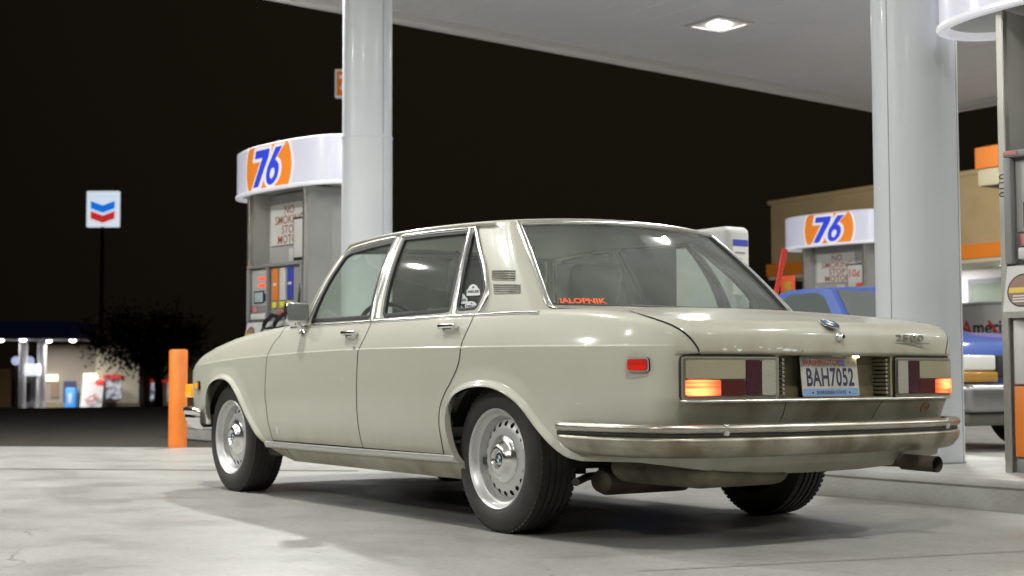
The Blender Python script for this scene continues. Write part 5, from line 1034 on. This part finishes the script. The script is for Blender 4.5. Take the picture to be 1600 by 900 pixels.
fpu = thing("far_fuel_pump", "white fuel pump with a bright lit top between the columns of the far station", "fuel pump", (*fp(48, 97), zf), YAW-math.pi/2); x_ = lambda u: s(u-48, 97)
MB().box(x_(38), x_(59), 0, .6, Z(585, 97), Z(567, 97), .03).build("lit_top", mat("far_lit_white", (.8, .8, .9), .5, emit=(.9, .92, 1), es=1.0), fpu); MB().box(x_(40), x_(56), .1, .5, .2, Z(585, 97), .02).build("cabinet", FW, fpu); MB().box(x_(41), x_(47), .02, .1, .6, 1.9, .02).build("dispenser", mat("far_dark", (.1, .1, .12), .6), fpu)
MB().box(x_(28), x_(80), -.5, 1.4, .0, .2, .03).build("plinth", FW, fpu)
fbm = MB(); fbld = thing("far_station_shop", "pale tan shop of the filling station across the road with lit windows", "building", (*fp(150, 104), zf), YAW-math.pi/2); d2 = 104; x2 = lambda u: s(u-150, d2); z2 = lambda v: .64+(587-v)*d2/2295.-zf
MB().box(x2(70), x2(217), 0, 12, z2(628), z2(541)).build("upper_wall", FT, fbld, smooth=False); MB().box(x2(150), x2(217.3), -.05, 0, z2(628), z2(541)).build('pale_front', mat('far_cream_wall', (.66, .62, .50), .8), fbld, smooth=False); MB().box(x2(69.5), x2(219), -.12, 12, 0, z2(628)).build("base_wall", FT2, fbld, smooth=False)
MB().box(x2(217.5), x2(330), 1.5, 12, 0, z2(556)).build("side_wing", FT2, fbld, smooth=False); MB().box(x2(69), x2(218), -.18, .0, z2(544), z2(538)).build("cornice", FT2, fbld, smooth=False)
def fw(u0, u1, v0, v1, m, nm="window", y=-.09, par=None): return MB().box(x2(u0), x2(u1), y, y+.1, z2(v1), z2(v0)).build(nm, m, par or fbld, smooth=False)
LW = mat("far_window_glow", (.6, .65, .8), .5, emit=(.62, .68, .85), es=.45); 
def shopglow():
    m = mat("far_shop_interior", (.3, .3, .3), .5, emit=(.6, .6, .7), es=.5); nt = m.node_tree; tc = nt.nodes.new("ShaderNodeTexCoord"); n = nt.nodes.new("ShaderNodeTexNoise"); n.inputs["Scale"].default_value = 2.3; r = nt.nodes.new("ShaderNodeValToRGB")
    r.color_ramp.elements[0].color = (.05, .04, .06, 1); r.color_ramp.elements[1].color = (.85, .88, 1, 1); r.color_ramp.elements[0].position = .40; r.color_ramp.elements[1].position = .62; nt.links.new(tc.outputs["Object"], n.inputs["Vector"]); nt.links.new(n.outputs[0], r.inputs[0]); nt.links.new(r.outputs[0], nt.nodes["Principled BSDF"].inputs["Emission Color"]); return m
SG = shopglow(); AWR = mat("red_awning", (.55, .04, .04), .5, emit=(.8, .05, .03), es=.25)
fw(164, 190, 588, 622, SG); fw(163, 191, 584, 591, AWR, "awning", -.3); fw(228, 245, 596, 627, SG, y=1.42); fw(228, 262, 591, 597, AWR, "awning", 1.2); fw(254, 262, 596, 627, SG, y=1.42)
fw(100, 119, 594, 640, mat("far_door", (.05, .05, .14), .4), "door"); fw(80, 92, 597, 620, mat("far_poster", (.25, .16, .12), .6), "poster")
WL = mat("warm_wall_lamp", (1, .9, .7), .4, emit=(1, .90, .62), es=1.6); fw(69, 92, 584, 594, WL, "wall_light", -.25); fw(132, 154, 582, 594, WL, "wall_light", -.25)
fv = thing("vending_machine", "bright blue machine against the far shop wall", "machine", (*fp(110, 103), zf), YAW-math.pi/2); MB().box(-.35, .35, 0, .6, 0, 1.5, .05).build("cabinet", mat("machine_blue", (.05, .25, .6), .4, emit=(.05, .3, .8), es=.4), fv); MB().box(-.12, .12, -.01, .02, .4, 1.1, .01).build("panel", FW, fv)
fi = thing("ice_chest", "white ice chest with sloping front and red lettering against the far shop", "ice chest", (*fp(142, 102), zf), YAW-math.pi/2)
MB().prism([(0, 0), (1.1, 0), (1.1, 1.95), (.6, 1.95)], -.75, .75, frame((0, 0, 0), (0, 1, 0), (0, 0, 1))).build("cabinet", FW, fi, smooth=False); Mi = frame((0, -.02, .9), (1, 0, 0), (0, .3, 1)); text_on("lettering", "ICE", .6, Mi @ Matrix.Translation((.1, -.2, .02)) @ Matrix.Rotation(.5, 4, 'Z'), mat("far_red", (.35, .03, .04), .5), fi, bold=.02); MB().box(.2, .7, .35, .58, 1.75, 2.05, .02).build("red_light", mat("far_red_light", (1, .05, .05), .4, emit=(1, .03, .03), es=1.5), fi)
for u, lab in ((24.5, "left round lamp behind the far station's columns"), (46, "right round lamp behind the far station's columns")):
    gb = thing("globe_lamp", "blurred "+lab, "street lamp", (*fp(u, 120), zf), 0, "globe lamps behind the far canopy"); zz = .64+(587-562)*120/2295.-zf; MB().lathe([(.36*math.sin(R(a)), zz+.36*math.cos(R(a))) for a in range(0, 181, 15)], 20).build("globe", mat("globe_glow", (.7, .75, 1), .5, emit=(.6, .68, 1), es=.7), gb); MB().rod((0, 0, 0), (0, 0, zz-.36), .06).build("post", BEZ, gb)
# far wall at the very left
fl_ = MB().box(-6, 6, -.2, .2, 0, 2.9).build("far_brick_wall", mat("far_brick", (.20, .12, .05), .9)); fl_.location = (*fp(-105, 112), zf); fl_.rotation_euler = (0, 0, YAW-math.pi/2); tag(fl_, "low brown wall left of the far station", "wall")
# chevron sign
cs = thing("pole_sign", "lit white sign with a blue and a red chevron on a tall dark pole", "sign", (*fp(157, 128), zf), YAW-math.pi/2); d3 = 128; z3 = lambda v: .64+(587-v)*d3/2295.-zf; x3 = lambda u: s(u-157, d3)
MB().rod((0, 0, 0), (0, 0, z3(352)), .16, n=16).build("pole", mat("dark_pole", (.02, .018, .015), .7), cs); WE = mat("sign_lit_white", (.8, .85, .9), .5, emit=(.80, .90, 1.0), es=.80)
face = MB().box(x3(131.5), x3(182), -.02, .5, z3(352), z3(295.5), .05, 2).build("lit_face", WE, cs)
def chev(v0, m): h = z3(v0)-z3(v0+12); MB().prism([(x3(138), z3(v0)), (x3(157), z3(v0+7)), (x3(176), z3(v0)), (x3(176), z3(v0+12)), (x3(157), z3(v0+19)), (x3(138), z3(v0+12))], -.03, -.012, frame((0, 0, 0), (1, 0, 0), (0, 0, 1)) @ Matrix.Rotation(0, 4, 'X') @ Matrix.Translation((0, 0, .055))).build("chevron", m, face, smooth=False)
chev(311, mat("chevron_blue", (.01, .12, .6), .4, emit=(.01, .19, .80), es=.8)); chev(327, mat("chevron_red", (.6, .02, .02), .4, emit=(.62, .03, .03), es=.8))
text_on("sign_lettering", "Chevron", .70, frame((0, -.035, z3(304)), (1, 0, 0), (0, 0, 1)), mat("pale_lettering", (.4, .5, .6), .5, emit=(.45, .55, .72), es=.85), face, bold=.004)
# ------------------------------------------------------------------ dark tree by the far station
LEAF = mat("night_leaves", (.045, .045, .025), .7, noise=(2, (.07, .06, .03), .4, .7)); BARK = mat("night_bark", (.03, .025, .018), .9)
def tree(u, d, label, vt, vb, w_px, trunk_u, seed, skirt=None):
    z = float(gz(*fp(u, d))); t = thing("tree", label, "tree", (*fp(u, d), z), YAW-math.pi/2, None); rg = np.random.default_rng(seed); zz = lambda v: .64+(587-v)*d/2295.-z; xx = lambda q: s(q-u, d)
    b = MB(); tx = xx(trunk_u); top = zz(vb)+.5; b.tube([(tx, 0, 0), (tx+.05, 0, top*.4), (tx-.1, .1, top)], [.32, .24, .2], 10); fork = (tx, 0, top*.55)
    for k in range(9): a = rg.uniform(-1, 1, 3); b.tube([fork, (tx+a[0]*w_px*d/2295*.25, a[1]*1.0, top+.3), (tx+a[0]*w_px*d/2295*.5, a[1]*2, top+1.5+abs(a[2])*2)], [.12, .08, .03], 6)
    b.build("trunk", BARK, t); V, F = [], []; W_ = w_px*d/2295/2; H = zz(vt)-zz(vb); cl = [(rg.uniform(-1, 1), rg.uniform(-1, 1), rg.uniform(0, 1)) for _ in range(skirt or 60)]
    for cx_, cy_, cz_ in cl:
        r0 = .35+rg.uniform(0, .5); wz = math.sqrt(max(.05, 1-(cz_-.4)**2*2.2)); c0_ = np.array([cx_*W_*wz, cy_*W_*.7*wz, zz(vb)+cz_*H])
        for _ in range(70):
            o = rg.normal(0, r0*.7, 3); p = c0_+o; a1 = rg.normal(0, 1, 3); a1 /= np.linalg.norm(a1); a2 = np.cross(a1, rg.normal(0, 1, 3)); a2 /= np.linalg.norm(a2); q = .13; k_ = len(V); V += [tuple(p-a1*q), tuple(p+a2*q*.5), tuple(p+a1*q), tuple(p-a2*q*.5)]; F.append((k_, k_+1, k_+2, k_+3))
    mesh_obj("crown", V, F, LEAF, t, smooth=False); return t
tree(222, 86, "dark leafy tree with a forked trunk before the far shop", 495, 568, 190, 247, 3, 70)
